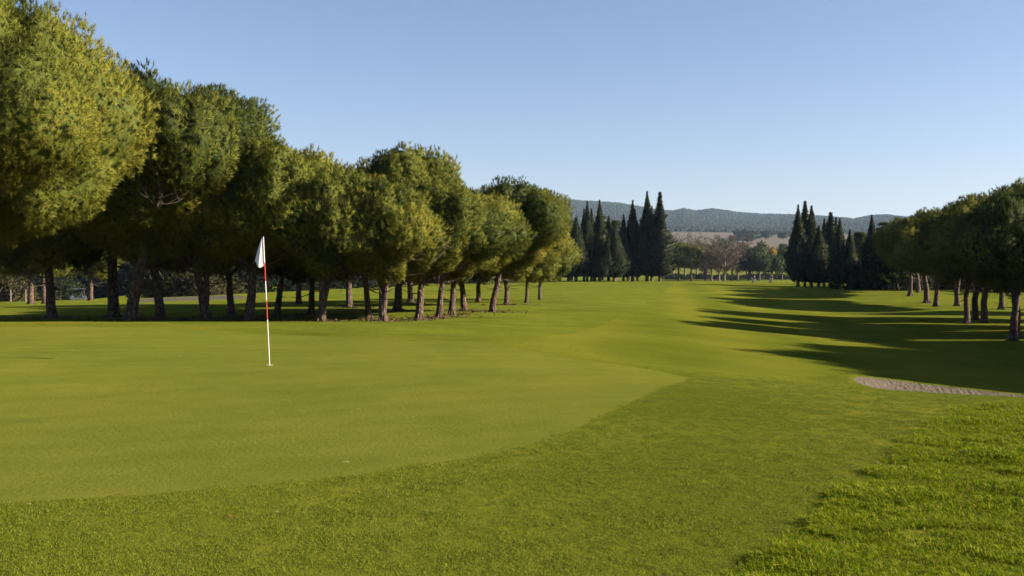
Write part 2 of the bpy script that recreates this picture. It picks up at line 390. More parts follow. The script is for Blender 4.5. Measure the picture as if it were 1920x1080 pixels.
def build_terrain():
    th = np.concatenate([np.linspace(-180, -60, 30, endpoint=False), np.linspace(-60, -33, 36, endpoint=False), np.linspace(-33, 33, 390, endpoint=False),
                         np.linspace(33, 60, 36, endpoint=False), np.linspace(60, 180, 30, endpoint=False)])
    th = np.radians(th)
    rr = np.concatenate([np.geomspace(0.4, 4, 22, endpoint=False), np.geomspace(4, 30, 190, endpoint=False), np.geomspace(30, 430, 170, endpoint=False),
                         np.geomspace(430, 1500, 50, endpoint=False), np.geomspace(1500, 5600, 75)])
    A, B = np.meshgrid(th, rr)
    x, y = (B * np.sin(A)).ravel(), (B * np.cos(A)).ravel()
    n, k = len(th), len(rr)
    i = np.arange(k - 1)[:, None] * n + np.arange(n)[None, :]
    j = np.arange(k - 1)[:, None] * n + (np.arange(n)[None, :] + 1) % n
    T = np.stack([np.stack([i, j, j + n], -1), np.stack([i, j + n, i + n], -1)], 2).reshape(-1, 3)
    ring = np.repeat(np.arange(k - 1), n * 2)
    # close the centre
    x = np.append(x, 0.0); y = np.append(y, 0.0); c = len(x) - 1
    T = np.vstack([T, np.stack([np.full(n, c), (np.arange(n) + 1) % n, np.arange(n)], -1)]); ring = np.append(ring, np.zeros(n, int))
    rmid = rr[np.minimum(ring, k - 1)]
    zones = {'hills': T[rmid >= 1499.9], 'field': T[(rmid >= 699) & (rmid < 1499.9)]}
    T = T[rmid < 699]
    def split(T, poly, lo, hi):
        nonlocal x, y
        s = np.full(len(x), 1e3)
        m = (x > lo[0] - 3) & (x < hi[0] + 3) & (y > lo[1] - 3) & (y < hi[1] + 3)
        s[m] = poly_sdf(poly, x[m], y[m])
        s = np.where(np.abs(s) < 1e-4, 1e-4, s)
        neg = s[T] < 0; cnt = neg.sum(1)
        inside, outside, mixed = T[cnt == 3], T[cnt == 0], T[(cnt == 1) | (cnt == 2)]
        ng = s[mixed] < 0; one = ng.sum(1) == 1
        lone = np.where(one, ng.argmax(1), (~ng).argmax(1))
        idx = np.arange(len(mixed))
        a, b, cc = mixed[idx, lone], mixed[idx, (lone + 1) % 3], mixed[idx, (lone + 2) % 3]
        e = np.sort(np.concatenate([np.stack([a, b], 1), np.stack([a, cc], 1)]), 1)
        u, inv = np.unique(e, axis=0, return_inverse=True); inv = inv.ravel()
        t = s[u[:, 0]] / (s[u[:, 0]] - s[u[:, 1]])
        nx = x[u[:, 0]] * (1 - t) + x[u[:, 1]] * t; ny = y[u[:, 0]] * (1 - t) + y[u[:, 1]] * t
        base = len(x); x = np.append(x, nx); y = np.append(y, ny)
        p, q = base + inv[:len(mixed)], base + inv[len(mixed):]
        tri = np.stack([a, p, q], 1); quad = np.concatenate([np.stack([p, b, cc], 1), np.stack([p, cc, q], 1)])
        o2 = np.concatenate([one, one])
        return (np.concatenate([inside, tri[one], quad[~o2]]), np.concatenate([outside, tri[~one], quad[o2]]))
    for nm, poly in (('bunker', BUNKER), ('bunker_far', BUNKER_FAR), ('putting_green', GREEN), ('fairway', APRON)):
        zones[nm], T = split(T, poly, poly.min(0), poly.max(0))
    zones['ground'] = T
    z = height(x, y)
    r = np.hypot(x, y); e = np.clip(r * 0.004, 0.02, 8)
    nx = -(height(x + e, y) - height(x - e, y)) / (2 * e); ny = -(height(x, y + e) - height(x, y - e)) / (2 * e)
    nn = np.stack([nx, ny, np.ones_like(nx)], 1); nn /= np.linalg.norm(nn, axis=1)[:, None]
    V = np.stack([x, y, z], 1)
    mats = dict(hills='hill', field='field', bunker='sand', bunker_far='sand', putting_green='green', fairway='fairway', ground='rough')
    for nm, F in zones.items():
        used, inv = np.unique(F.ravel(), return_inverse=True)
        me = fast_mesh(nm, V[used], inv.reshape(-1, 3), normals=nn[used], mat=M[mats[nm]])
        o = link('sand_bunker' if nm.startswith('bunker') else nm, me)
        tag(o, kind='structure')
        o['label'] = {'hills': 'wooded blue-green hills along the horizon', 'field': 'tan ploughed fields below the hills', 'bunker': 'sand bunker in the shade edge to the right of the green',
                      'bunker_far': 'pale sand bunker seen between the pine trunks on the left', 'putting_green': 'smooth close-mown putting green round the flagstick',
                      'fairway': 'striped mown fairway and apron round the green', 'ground': 'rough grass under and between the trees'}[nm]
build_terrain()

# ------------------------------------------------------------------ tree meshes
def unit(v): return v / np.maximum(np.linalg.norm(v, axis=-1, keepdims=True), 1e-9)

def needles(P, A, rg, n, length, width, spread, tint, N, lens=None, wob=0.45):
    """P, A (k,3): tuft roots and axes -> n slim triangles per tuft, their faces turned towards N (out of the crown)"""
    k = len(P)
    d = unit(unit(A)[:, None, :] + rg.normal(size=(k, n, 3)) * spread)
    nn = unit(unit(N)[:, None, :] + rg.normal(size=(k, n, 3)) * wob)
    side = unit(np.cross(nn, d))
    L = length * rg.uniform(0.65, 1.15, (k, n, 1)); W = width * rg.uniform(0.7, 1.2, (k, n, 1))
    if lens is not None: L = L * lens[:, None, None]
    root = P[:, None, :] + unit(A)[:, None, :] * (rg.uniform(-0.45, 0.25, (k, n, 1)) * length)
    V = np.stack([root - side * W / 2, root + d * L, root + side * W / 2], 2)
    g = np.cross(V[:, :, 1] - V[:, :, 0], V[:, :, 2] - V[:, :, 0]); flip = (g * nn).sum(-1) < 0
    V[flip] = V[flip][:, ::-1]
    tt = np.repeat(np.clip(tint[:, None] + rg.normal(size=(k, n)) * 0.05, 0, 1).ravel(), 3)
    return V.reshape(-1, 3), tt, np.repeat(nn.reshape(-1, 3), 3, 0)

def crown_mesh(name, V, tt, nn, mat):
    F = np.arange(len(V)).reshape(-1, 3)
    me = fast_mesh(name, V, F, smooth=True, mat=mat, tint=tt)
    me.normals_split_custom_set_from_vertices(nn.astype(np.float32).tolist())
    return me

def bez(a, b, c, n):
    t = np.linspace(0, 1, n)[:, None]
    return a * (1 - t) ** 2 + 2 * b * t * (1 - t) + c * t * t

def trunk_path(rg, H, lean, n=9, wob=0.12):
    t = np.linspace(0, 1, n)
    w = np.cumsum(rg.normal(size=(n, 2)) * wob, 0); w[0] = 0
    return np.stack([lean[0] * t ** 1.4 + w[:, 0] * t, lean[1] * t ** 1.4 + w[:, 1] * t, H * t], 1)

def fib(n, rg, lo=-1.0, hi=1.0, jit=0.1):
    z = np.linspace(lo, hi, n) + rg.normal(size=n) * jit * 0.4; z = np.clip(z, -0.995, 0.995)
    a = math.pi * (3 - math.sqrt(5)) * np.arange(n) + rg.uniform(0, 6.28)
    return unit(np.stack([np.sqrt(1 - z * z) * np.cos(a), np.sqrt(1 - z * z) * np.sin(a), z], 1) + rg.normal(size=(n, 3)) * jit)

def ico_sphere(sub):
    bm = bmesh.new(); bmesh.ops.create_icosphere(bm, subdivisions=sub, radius=1)
    V = np.array([v.co[:] for v in bm.verts]); F = np.array([[v.index for v in f.verts] for f in bm.faces]); bm.free()
    return V, F
ICO = {k: ico_sphere(k) for k in (4, 5, 6)}

def pine(seed, H=8.5, Rr=3.8, zb=2.0, r0=0.25, lean=(0, 0), big=26, small=230, tufts=6000, n=17, nl=0.185, nw=0.027, fork=False, yellow=0.0, level=5, trunk_mat='bark', bark_limbs=11, gap=1.3):
    """stone pine: billowing dome of lobes, each lobe a cushion of smaller ones, covered with needle brushes"""
    rg = np.random.default_rng(seed)
    zc = zb + 0.46 * (H - zb); C = np.array([lean[0], lean[1], zc])
    L1, L2 = fib(big, rg, -0.75, 1.0, 0.14), fib(small, rg, -0.95, 1.0, 0.07)
    s1, s2 = 1 + rg.normal(size=big) * 0.13, 1 + rg.normal(size=small) * 0.045
    t1 = rg.normal(size=big) * 0.13
    up, dn = H - zc, zc - zb
    def near2(d, L, w):                      # squared distance, lobes drawn out upwards into plumes
        W = np.array([1, 1, w]); dw, lw = d * W, L * W
        return np.maximum((dw ** 2).sum(1)[:, None] + (lw ** 2).sum(1)[None] - 2 * dw @ lw.T, 0)
    def rho(d):
        ax = np.stack([np.full(len(d), Rr), np.full(len(d), Rr), np.where(d[:, 2] > 0, up, dn)], 1)
        p = np.where(d[:, 2] > 0, 2.25, 2.25 - 0.75 * np.clip(-d[:, 2] * 4, 0, 1)); k = 1 / (np.abs(d / ax) ** p[:, None]).sum(1) ** (1 / p)
        a1 = near2(d, L1, 0.8); f1 = (s1 * (1 - gap * a1)); i1 = f1.argmax(1)
        a2 = near2(d, L2, 0.55); f2 = (s2 * (1 - 4.6 * a2)).max(1)
        return k * np.clip(f1.max(1), 0.55, 1.2) * np.clip(f2, 0.8, 1.1), i1
    def surf(d, u=1.0):
        r, i = rho(d); return C + d * (r * u)[:, None], i
    def normal(d):
        a = unit(np.cross(d, np.array([0.3, 0.2, 0.93]))); b_ = np.cross(d, a); e = 0.035
        p0, p1, p2, p3 = (surf(unit(d + v * e))[0] for v in (a, -a, b_, -b_))
        nn = np.cross(p0 - p1, p2 - p3); return unit(nn * np.sign((nn * d).sum(1))[:, None])
    # trunk, limbs, low dead boughs
    tr = MB(); th = zb + 0.5 * (H - zb); P = trunk_path(rg, th, lean)
    rad = r0 * (1.0 - 0.62 * np.linspace(0, 1, len(P)))
    a = rg.uniform(0, 6.28)
    P0 = np.vstack([[0, 0, -0.25], P[0] + [0, 0, 0.03], P[0] * 0.9 + P[1] * 0.1 + [0, 0, 0.10], P[1:]])
    tr.tube(P0, np.concatenate([[r0 * 1.35, r0 * 1.2, r0 * 1.03], rad[1:]]), 12)
    for q in range(5):
        c = np.array([math.cos(a + q * 1.257), math.sin(a + q * 1.257), 0]); tr.tube([c * r0 * 0.7 + [0, 0, 0.34], c * r0 * 1.15 + [0, 0, 0.08], c * r0 * rg.uniform(1.6, 2.2) + [0, 0, -0.06]], [r0 * 0.16, r0 * 0.18, r0 * 0.08], 6)
    if fork:
        e = np.array([math.cos(a) * 1.0 + lean[0], math.sin(a) * 0.5 + lean[1], th * 0.95])
        q = bez(P[1] * 0.4, np.array([e[0] * 0.9, e[1] * 0.9, th * 0.35]), e, 8)
        tr.tube(np.vstack([[0, 0, 0.1], q]), np.concatenate([[r0 * 0.8], r0 * np.linspace(0.78, 0.4, 8)]), 10)
    D = fib(bark_limbs, rg, -0.62, 0.2, 0.12)
    E, _ = surf(D, 0.82)
    for i in range(bark_limbs):
        t0 = rg.uniform(0.45, 0.85); p = np.array([np.interp(t0, np.linspace(0, 1, len(P)), P[:, k]) for k in range(3)])
        q = bez(p, (p + E[i]) / 2 + [0, 0, -0.45], E[i], 6); rl = r0 * rg.uniform(0.22, 0.36)
        tr.tube(q, np.linspace(rl, rl * 0.35, 6), 6, cap=False)
        for _ in range(4):
            b_ = q[rg.integers(2, 5)]; e = b_ + unit(E[i] - p + rg.normal(size=3) * 2.2) * rg.uniform(0.5, 1.3)
            tr.tube([b_, (b_ + e) / 2 + rg.normal(size=3) * 0.08, e], [0.025, 0.018, 0.006], 4, cap=False)
    for i in range(6):
        t0 = rg.uniform(0.28, 0.5); p = np.array([np.interp(t0, np.linspace(0, 1, len(P)), P[:, k]) for k in range(3)]); a_ = rg.uniform(0, 6.28); l = rg.uniform(0.5, 1.5)
        e = p + np.array([math.cos(a_) * l, math.sin(a_) * l, rg.uniform(-0.35, 0.35)]); tr.tube([p, (p + e) / 2 + [0, 0, -0.12], e], [0.035, 0.024, 0.008], 5, cap=False)
    # inner mass of needles
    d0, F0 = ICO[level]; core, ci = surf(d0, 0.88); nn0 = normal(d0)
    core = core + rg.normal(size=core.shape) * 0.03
    # brushes
    d = fib(int(tufts * 1.3), rg, -0.93, 1.0, 0.02)
    X, li = surf(d, 1.0); X = C + (X - C) * rg.uniform(0.85, 1.01, (len(d), 1)) ** 0.8; N = normal(d)
    A = N * 0.55 + d * 0.35 + np.array([0, 0, 0.75]) + rg.normal(size=d.shape) * 0.15
    low = np.clip(0.25 - d[:, 2], 0, 1)
    tint = 0.40 + t1[li] + 0.16 * low + rg.normal(size=len(d)) * 0.035 + yellow * (rg.uniform(0, 1, big) ** 3)[li] * (low > 0) * rg.uniform(0.3, 1, len(d))
    V, tt, nn = needles(X, A, rg, n, nl, nw, 0.75, np.clip(tint, 0, 1), N, wob=0.30)
    k = len(V)
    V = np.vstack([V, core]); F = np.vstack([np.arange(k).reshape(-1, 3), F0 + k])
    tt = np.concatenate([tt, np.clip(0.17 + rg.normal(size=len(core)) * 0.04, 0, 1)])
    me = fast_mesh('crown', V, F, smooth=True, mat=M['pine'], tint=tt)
    me.normals_split_custom_set_from_vertices(np.vstack([nn, unit(nn0 + rg.normal(size=nn0.shape) * 0.25)]).tolist())
    return dict(trunk=tr.data('trunk', M[trunk_mat], smooth=True), crown=me, H=H, R=Rr)

def cypress(seed, H=13, Rr=1.4, spires=1, ragged=0.0, n_spray=1700, zb=0.9, mat='cypress', width=0.085, length=0.50):
    rg = np.random.default_rng(seed)
    tr = MB(); tr.tube([(0, 0, -0.2), (0, 0, 0.1), (0, 0, zb + 0.6), (0, 0, H * 0.6)], [0.30, 0.24, 0.17, 0.06], 8)
    PV, PA, PT, PN, PL, SP = [], [], [], [], [], []
    def column(u, a, hs, Rs, o, f):
        z = zb + (hs - zb) * u
        prof = np.minimum(1, (u / 0.16 + 0.35)) * np.minimum(1, (0.985 - u).clip(0) / 0.62) ** 1.2
        lob = 1 + 0.13 * np.sin(3 * a + z * 0.9 + o[0] * 9) + 0.10 * np.sin(5 * a - z * 1.7 + o[1] * 9) + ragged * 0.4 * vnoise(a * 1.5 + 7, z * 1.4, seed)
        rad = Rs * prof * 1.1 * lob * f
        return np.stack([o[0] * (1 - u * 0.5) + rad * np.cos(a), o[1] * (1 - u * 0.5) + rad * np.sin(a), z], 1), z
    for s in range(spires):
        hs = H if s == 0 else H * rg.uniform(0.70, 0.92)
        o = np.zeros(2) if s == 0 else rg.normal(size=2) * Rr * 0.45
        Rs = Rr * (1 if s == 0 else 0.62)
        k = int(n_spray * (1 if s == 0 else 0.55))
        SP.append((o, hs, Rs))
        u = rg.uniform(0, 1, k) ** 1.1; a = rg.uniform(0, 2 * math.pi, k)
        p, z = column(u, a, hs, Rs, o, rg.uniform(0.75, 1.0, k))
        ax = np.stack([np.cos(a) * (0.32 + ragged * 0.7), np.sin(a) * (0.32 + ragged * 0.7), np.full(k, 1.0 - 0.4 * ragged)], 1)
        PN.append(np.stack([np.cos(a), np.sin(a), np.full(k, 0.35)], 1)); PL.append(1 - 0.55 * u)
        PV.append(p); PA.append(ax); PT.append(np.clip(0.45 + 0.18 * vnoise(a * 2, z, seed + 3) + rg.normal(size=k) * 0.12, 0, 1))
        tp = np.stack([o[0] * 0.5 + rg.normal(size=14) * 0.03, o[1] * 0.5 + rg.normal(size=14) * 0.02, hs + np.linspace(-1.2, 0.0, 14)], 1)
        PV.append(tp); PA.append(np.tile([0, 0, 1.0], (14, 1)) + rg.normal(size=(14, 3)) * 0.08); PT.append(np.full(14, 0.5)); PN.append(rg.normal(size=(14, 3)) * [1, 1, 0.3]); PL.append(np.full(14, 0.4))
    V, tt, nn = needles(np.vstack(PV), np.vstack(PA), rg, 10, length, width, 0.26, np.concatenate(PT), np.vstack(PN), np.concatenate(PL))
    cV, cN = [], []
    us, aa = np.linspace(0.02, 0.97, 30), np.linspace(0, 2 * math.pi, 20, endpoint=False)
    U, A_ = np.meshgrid(us, aa, indexing='ij'); U, A_ = U.ravel(), A_.ravel()
    for o, hs, Rs in SP:
        p, r_ = column(U, A_, hs, Rs, o, 0.80)
        i = (np.arange(29)[:, None] * 20 + np.arange(20)); j = np.arange(29)[:, None] * 20 + (np.arange(20) + 1) % 20
        q = p[np.stack([np.stack([i, j, j + 20], -1), np.stack([i, j + 20, i + 20], -1)], 2).reshape(-1)]
        cV.append(q); cN.append(np.stack([np.cos(A_), np.sin(A_), 0.3 + 0 * A_], 1)[np.stack([np.stack([i, j, j + 20], -1), np.stack([i, j + 20, i + 20], -1)], 2).reshape(-1)])
    cV, cN = np.vstack(cV), np.vstack(cN)
    V, nn, tt = np.vstack([V, cV]), np.vstack([nn, unit(cN)]), np.concatenate([tt, np.full(len(cV), 0.12)])
    return dict(trunk=tr.data('trunk', M['greybark'], smooth=True), crown=crown_mesh('crown', V, tt, nn, M[mat]), H=H, R=Rr)

def conifer(seed, H=10, Rr=2.6, tiers=15, mat='conifer'):
    rg = np.random.default_rng(seed); tr = MB()
    tr.tube([(0, 0, -0.2), (0, 0, 0.1), (0.05, 0, H * 0.5), (0, 0, H * 0.97)], [0.30, 0.24, 0.15, 0.02], 8)
    PV, PA, PT = [], [], []
    for t in range(tiers):
        u = (t + rg.uniform(-0.3, 0.3)) / tiers; u = max(0, u)
        z = 1.1 + (H - 1.3) * u; L = Rr * (1 - u) ** 0.75 * rg.uniform(0.8, 1.15) + 0.15
        for b in range(7):
            a = rg.uniform(0, 6.28); l = L * rg.uniform(0.7, 1.1)
            e = np.array([math.cos(a) * l, math.sin(a) * l, z + 0.12 * l])
            tr.tube([(0, 0, z - 0.1 * l), tuple(e * 0.6 + np.array([0, 0, z * 0.4])), tuple(e)], [0.05, 0.03, 0.008], 3, cap=False)
            k = 26; s = rg.uniform(0.15, 1, k)
            p = np.stack([e[0] * s, e[1] * s, z + 0.12 * l * s], 1) + rg.normal(size=(k, 3)) * np.array([0.22, 0.22, 0.10]) * (0.4 + l * 0.3)
            PV.append(p); PA.append(np.tile([math.cos(a), math.sin(a), 0.35], (k, 1)) + rg.normal(size=(k, 3)) * 0.35); PT.append(np.clip(0.5 + rg.normal(size=k) * 0.18, 0, 1))
    PA = np.vstack(PA); V, tt, nn = needles(np.vstack(PV), PA, rg, 9, 0.42, 0.075, 0.45, np.concatenate(PT), PA * [1, 1, 0] + [0, 0, 0.8])
    return dict(trunk=tr.data('trunk', M['greybark'], smooth=True), crown=crown_mesh('crown', V, tt, nn, M[mat]), H=H, R=Rr)

def roundtree(seed, H=10, Rr=4.5, zb=2.0, mat='oak', k=2600, leaf=0.5):
    rg = np.random.default_rng(seed); tr = MB()
    tr.tube([(0, 0, -0.2), (0, 0, 0.15), (0.1, 0, zb), (0, 0.1, H * 0.6)], [0.42, 0.33, 0.26, 0.1], 8)
    C = np.array([0, 0, zb + 0.45 * (H - zb)]); PV, PA, PT = [], [], []
    nb = 22
    for b in range(nb):
        d = unit(rg.normal(size=3)); d[2] = max(d[2], -0.5)
        ax = np.array([Rr, Rr, (H - zb) / 2]); c = C + d * ax * rg.uniform(0.45, 0.72); rr = Rr * rg.uniform(0.30, 0.44)
        tr.tube([(0, 0, zb), tuple((C + c) / 2 + np.array([0, 0, -0.5])), tuple(c)], [0.12, 0.09, 0.03], 4, cap=False)
        m = k // nb; v = unit(rg.normal(size=(m, 3)))
        PV.append(c + v * rr * rg.uniform(0.55, 1.05, (m, 1))); PA.append(v + [0, 0, 0.4]); PT.append(np.clip(0.45 + rg.normal() * 0.12 + rg.normal(size=m) * 0.12, 0, 1))
    PA = np.vstack(PA); V, tt, nn = needles(np.vstack(PV), PA, rg, 7, leaf, leaf * 0.45, 0.7, np.concatenate(PT), PA)
    return dict(trunk=tr.data('trunk', M['greybark'], smooth=True), crown=crown_mesh('crown', V, tt, nn, M[mat]), H=H, R=Rr)

def bare(seed, H=12, Rr=4):
    """leafless tree: trunk, and a crown of branches and twigs"""
    rg = np.random.default_rng(seed); tr, cr = MB(), MB()
    tr.tube([(0, 0, -0.2), (0, 0, 0.1), (rg.normal() * 0.1, 0, H * 0.25), (rg.normal() * 0.15, 0, H * 0.62)], [0.32, 0.25, 0.20, 0.10], 8)
    tw = []
    for i in range(26):
        t = rg.uniform(0.12, 0.62); a = rg.uniform(0, 6.28); s = np.array([0, 0, H * t])
        l = Rr * rg.uniform(0.6, 1.0) * (1.15 - 0.4 * t)
        e = s + np.array([math.cos(a) * l, math.sin(a) * l, min(H * 0.97 - s[2], l * rg.uniform(0.7, 1.7))])
        q = bez(s, s * 0.5 + e * 0.5 + [0, 0, -0.25 * l], e, 5); cr.tube(q, np.linspace(0.085, 0.025, 5), 4, cap=False)
        for j in range(9):
            b = q[rg.integers(1, 5)]; d = unit(unit(e - s) * 0.8 + rg.normal(size=3) * 0.6 + [0, 0, 0.35]); l2 = rg.uniform(0.8, 1.9)
            e2 = b + d * l2; cr.tube([b, (b + e2) / 2 + rg.normal(size=3) * 0.08, e2], [0.03, 0.02, 0.009], 3, cap=False)
            for _ in range(7): tw.append((b + (e2 - b) * rg.uniform(0.2, 1), d))
    P = np.array([p for p, _ in tw]); A = np.array([d for _, d in tw])
    V, _, _ = needles(P, A, rg, 7, 0.85, 0.028, 0.5, np.zeros(len(P)), rg.normal(size=P.shape))
    cr.add(V, np.arange(len(V)).reshape(-1, 3).tolist())
    return dict(trunk=tr.data('trunk', M['twig'], smooth=True), crown=cr.data('crown', M['twig']), H=H, R=Rr)

def shrub(seed, H=1.8, Rr=1.4, mat='shrub', k=420, leaf=0.22):
    rg = np.random.default_rng(seed); st = MB()
    for i in range(7):
        a = rg.uniform(0, 6.28); st.tube([(0, 0, -0.1), (math.cos(a) * Rr * 0.3, math.sin(a) * Rr * 0.3, H * 0.4), (math.cos(a) * Rr * 0.6, math.sin(a) * Rr * 0.6, H * 0.75)], [0.04, 0.03, 0.01], 4, cap=False)
    v = unit(rg.normal(size=(k, 3))); v[:, 2] = np.abs(v[:, 2])
    lob = 1 + 0.25 * np.sin(3 * np.arctan2(v[:, 1], v[:, 0]) + seed) * (1 - v[:, 2])
    P = v * np.array([Rr, Rr, H * 0.92]) * (lob * rg.uniform(0.45, 1.0, k) ** 0.5)[:, None] + rg.normal(size=(k, 3)) * 0.08
    P[:, 2] = np.maximum(P[:, 2], 0.05)
    V, tt, nn = needles(P, v + [0, 0, 0.4], rg, 8, leaf, leaf * 0.4, 0.7, np.clip(0.45 + rg.normal(size=k) * 0.2, 0, 1), v + [0, 0, 0.1])
    return dict(stem=st.data('stem', M['greybark']), foliage=crown_mesh('foliage', V, tt, nn, M[mat]), H=H, R=Rr)

def put(proto, name, cat, xyz, rot, label, H=None, Rr=None, group=None):
    """a thing: an Empty at the foot, its parts share mesh data with the others of its kind"""
    e = link(name, None); e.empty_display_size = 0.3
    e.location = xyz; e.rotation_euler = (0, 0, rot)
    sz = H / proto['H'] if H else 1; sx = Rr / proto['R'] if Rr else sz
    e.scale = (sx, sx, sz)
    for part in ('trunk', 'stem', 'crown', 'foliage'):
        if part in proto: link(part, proto[part], e)
    return tag(e, label, cat, group)

# ---- prototypes
PINES = [pine(11, 9.2, 4.6, 1.9, 0.25, (1.2, 0.2), big=30, small=260, tufts=9500, yellow=0.7),
         pine(12, 10.0, 5.2, 1.0, 0.30, (0.4, 0), big=32, small=300, tufts=14500, n=19, nl=0.165, nw=0.021, yellow=0.25, level=6),
         pine(13, 7.6, 3.8, 1.5, 0.21, (0.9, 0.1), yellow=0.35),
         pine(14, 6.8, 3.6, 1.2, 0.19, (-0.2, 0.2), yellow=0.2, big=22),
         pine(15, 7.8, 3.8, 1.4, 0.22, (0.15, -0.2), yellow=0.1, big=28),
         pine(16, 6.2, 3.1, 1.2, 0.18, (0.9, 0.1), fork=True, yellow=0.25, big=20, tufts=5000)]
RIGHTPINE = [pine(23, 7.8, 3.8, 2.3, 0.24, (0.3, 0.1), n=13, nl=0.21, nw=0.034), pine(24, 7.4, 3.7, 2.1, 0.22, (-0.4, 0.2), n=13, nl=0.21, nw=0.034, big=22)]
MIDPINE = [pine(17, 8.0, 3.7, 1.8, 0.21, (0.4, 0.2), tufts=3000, n=10, nl=0.28, nw=0.05, small=200),
           pine(18, 7.4, 3.5, 1.5, 0.20, (-0.3, 0.3), tufts=3000, n=10, nl=0.28, nw=0.05, small=200)]
FARPINE = [pine(21, 9.5, 4.5, 2.4, 0.32, (0.3, 0), tufts=1300, n=8, nl=0.42, nw=0.09, small=120, level=4, yellow=0.1),
           pine(22, 9.0, 4.2, 2.0, 0.30, (-0.4, 0), tufts=1300, n=8, nl=0.42, nw=0.09, small=120, level=4)]
CYP = [cypress(31, 13.5, 1.45, 1, 0.05), cypress(32, 12.5, 1.4, 3, 0.10), cypress(33, 13.5, 1.6, 1, 1.5, 2200), cypress(34, 10.5, 1.5, 2, 0.2), cypress(35, 8.0, 1.6, 4, 0.6, 1800)]
CON = [conifer(41), conifer(42, 10, 2.2, 17)]
OAK = [roundtree(51), roundtree(52, 9, 4.8)]
GOLD = roundtree(53, 12, 3.8, 2.5, 'gold', 1500, 0.45)
BARE = [bare(61), bare(62, 12.5, 4.2), bare(63, 11.5, 3.6)]
SHRUB = [shrub(71), shrub(72, 1.6, 1.7)]
HEDGE = [shrub(73, 2.2, 1.9, 'darkshrub', 520, 0.26), shrub(74, 1.8, 2.2, 'darkshrub', 520, 0.26)]

# ---- the row of pines on the left: px across, distance, height, crown radius, prototype, turn, label
LEFT = [
 (-70, 29, 10.2, 4.45, 1, 0.3, 'largest stone pine, cut off by the left edge, its trunk out of view'),
 (245, 37, 9.2, 4.3, 0, 0.0, 'tall stone pine with thick sunlit pinkish trunk and yellowing needles, left row'),
 (213, 40, 9.7, 4.2, 2, 2.1, 'stone pine with dark straight trunk just left of the thick sunlit trunk'),
 (97, 39, 7.6, 3.4, 4, 4.0, 'stone pine with lone dark trunk left of the golf cart gap'),
 (301, 38.5, 7.2, 3.6, 3, 1.2, 'stone pine with dark trunk just right of the thick sunlit trunk'),
 (385, 38, 6.6, 3.2, 5, 2.6, 'stone pine with slim forked dark trunk left of the flagstick'),
 (434, 39.5, 6.2, 2.8, 2, 3.3, 'stone pine with short dark trunk, second left of the flagstick'),
 (468, 37.5, 7.0, 3.5, 2, 0.2, 'stone pine with stout trunk lit on one edge, directly left of the flagstick'),
 (519, 41, 5.8, 2.8, 3, 5.0, 'stone pine with dark trunk directly right of the flagstick'),
 (602, 36.5, 5.8, 2.8, 5, 0.0, 'bright green stone pine with several slanting stems right of the flagstick'),
 (583, 43, 5.6, 2.6, 4, 1.0, 'stone pine with dark trunk behind the slanting stems'),
 (745, 47, 7.7, 3.6, 4, 0.6, 'dark-topped stone pine rising tallest in the middle of the row'),
 (718, 35.8, 5.2, 2.5, 5, 1.4, 'low stone pine with trunk forked in a V near the ground'),
 (692, 39, 5.6, 2.6, 3, 2.2, 'stone pine with thin trunk just left of the V-forked one'),
 (786, 38, 5.3, 2.9, 2, 0.5, 'stone pine with leaning grey trunk, first right of the V-forked one'),
 (824, 39.5, 5.1, 2.7, 3, 3.6, 'grey-green stone pine, second trunk right of the V-forked one'),
 (847, 42, 5.5, 2.7, 2, 0.1, 'stone pine, third trunk right of the V-forked one'),
 (870, 47, 5.5, 2.7, 4, 2.9, 'stone pine, fourth trunk right of the V-forked one, farther back'),
 (923, 45.5, 6.1, 2.9, 0, 0.2, 'yellow-green stone pine with leaning trunk near the right end of the left row'),
 (950, 55, 5.6, 2.6, 3, 1.0, 'stone pine behind the yellow-green one near the row end'),
 (987, 60, 4.9, 2.1, 2, 0.4, 'small stone pine, last but one at the right end of the left row'),
 (1012, 66, 4.9, 2.2, 3, 4.2, 'small bushy stone pine at the right end of the left row'),
 (655, 52, 7.6, 3.2, 2, 1.9, 'stone pine in the back row, dark trunk between slanting stems and V-fork'),
 (770, 58, 6.6, 3.2, 4, 5.1, 'back-row stone pine in shade behind the V-forked tree'),
 (897, 62, 6.2, 2.8, 2, 5.6, 'back-row stone pine in shade behind the leaning yellow-green one'),
 (560, 60, 7.0, 3.2, 3, 0.9, 'back-row stone pine beyond the shade right of the flag'),
 (58, 76, 8.2, 3.9, 0, 3.0, 'farther stone pine with sunlit reddish trunk near the wire fence'),
 (84, 79, 8.0, 3.6, 2, 4.4, 'farther stone pine with reddish trunk, next to the lone dark trunk'),
 (-40, 60, 8.5, 4.0, 4, 2.4, 'stone pine whose low foliage shows at the left edge above the fence'),
 (170, 92, 8.5, 3.8, 3, 1.7, 'stone pine standing just right of the golf cart'),
]
for px, d, H, Rr, k, rot, lab in LEFT:
    put(PINES[k] if d < 54 else MIDPINE[k % 2], 'stone_pine', 'pine tree', at(px, d), rot, lab, H, Rr, 'stone pines in the row left of the fairway')

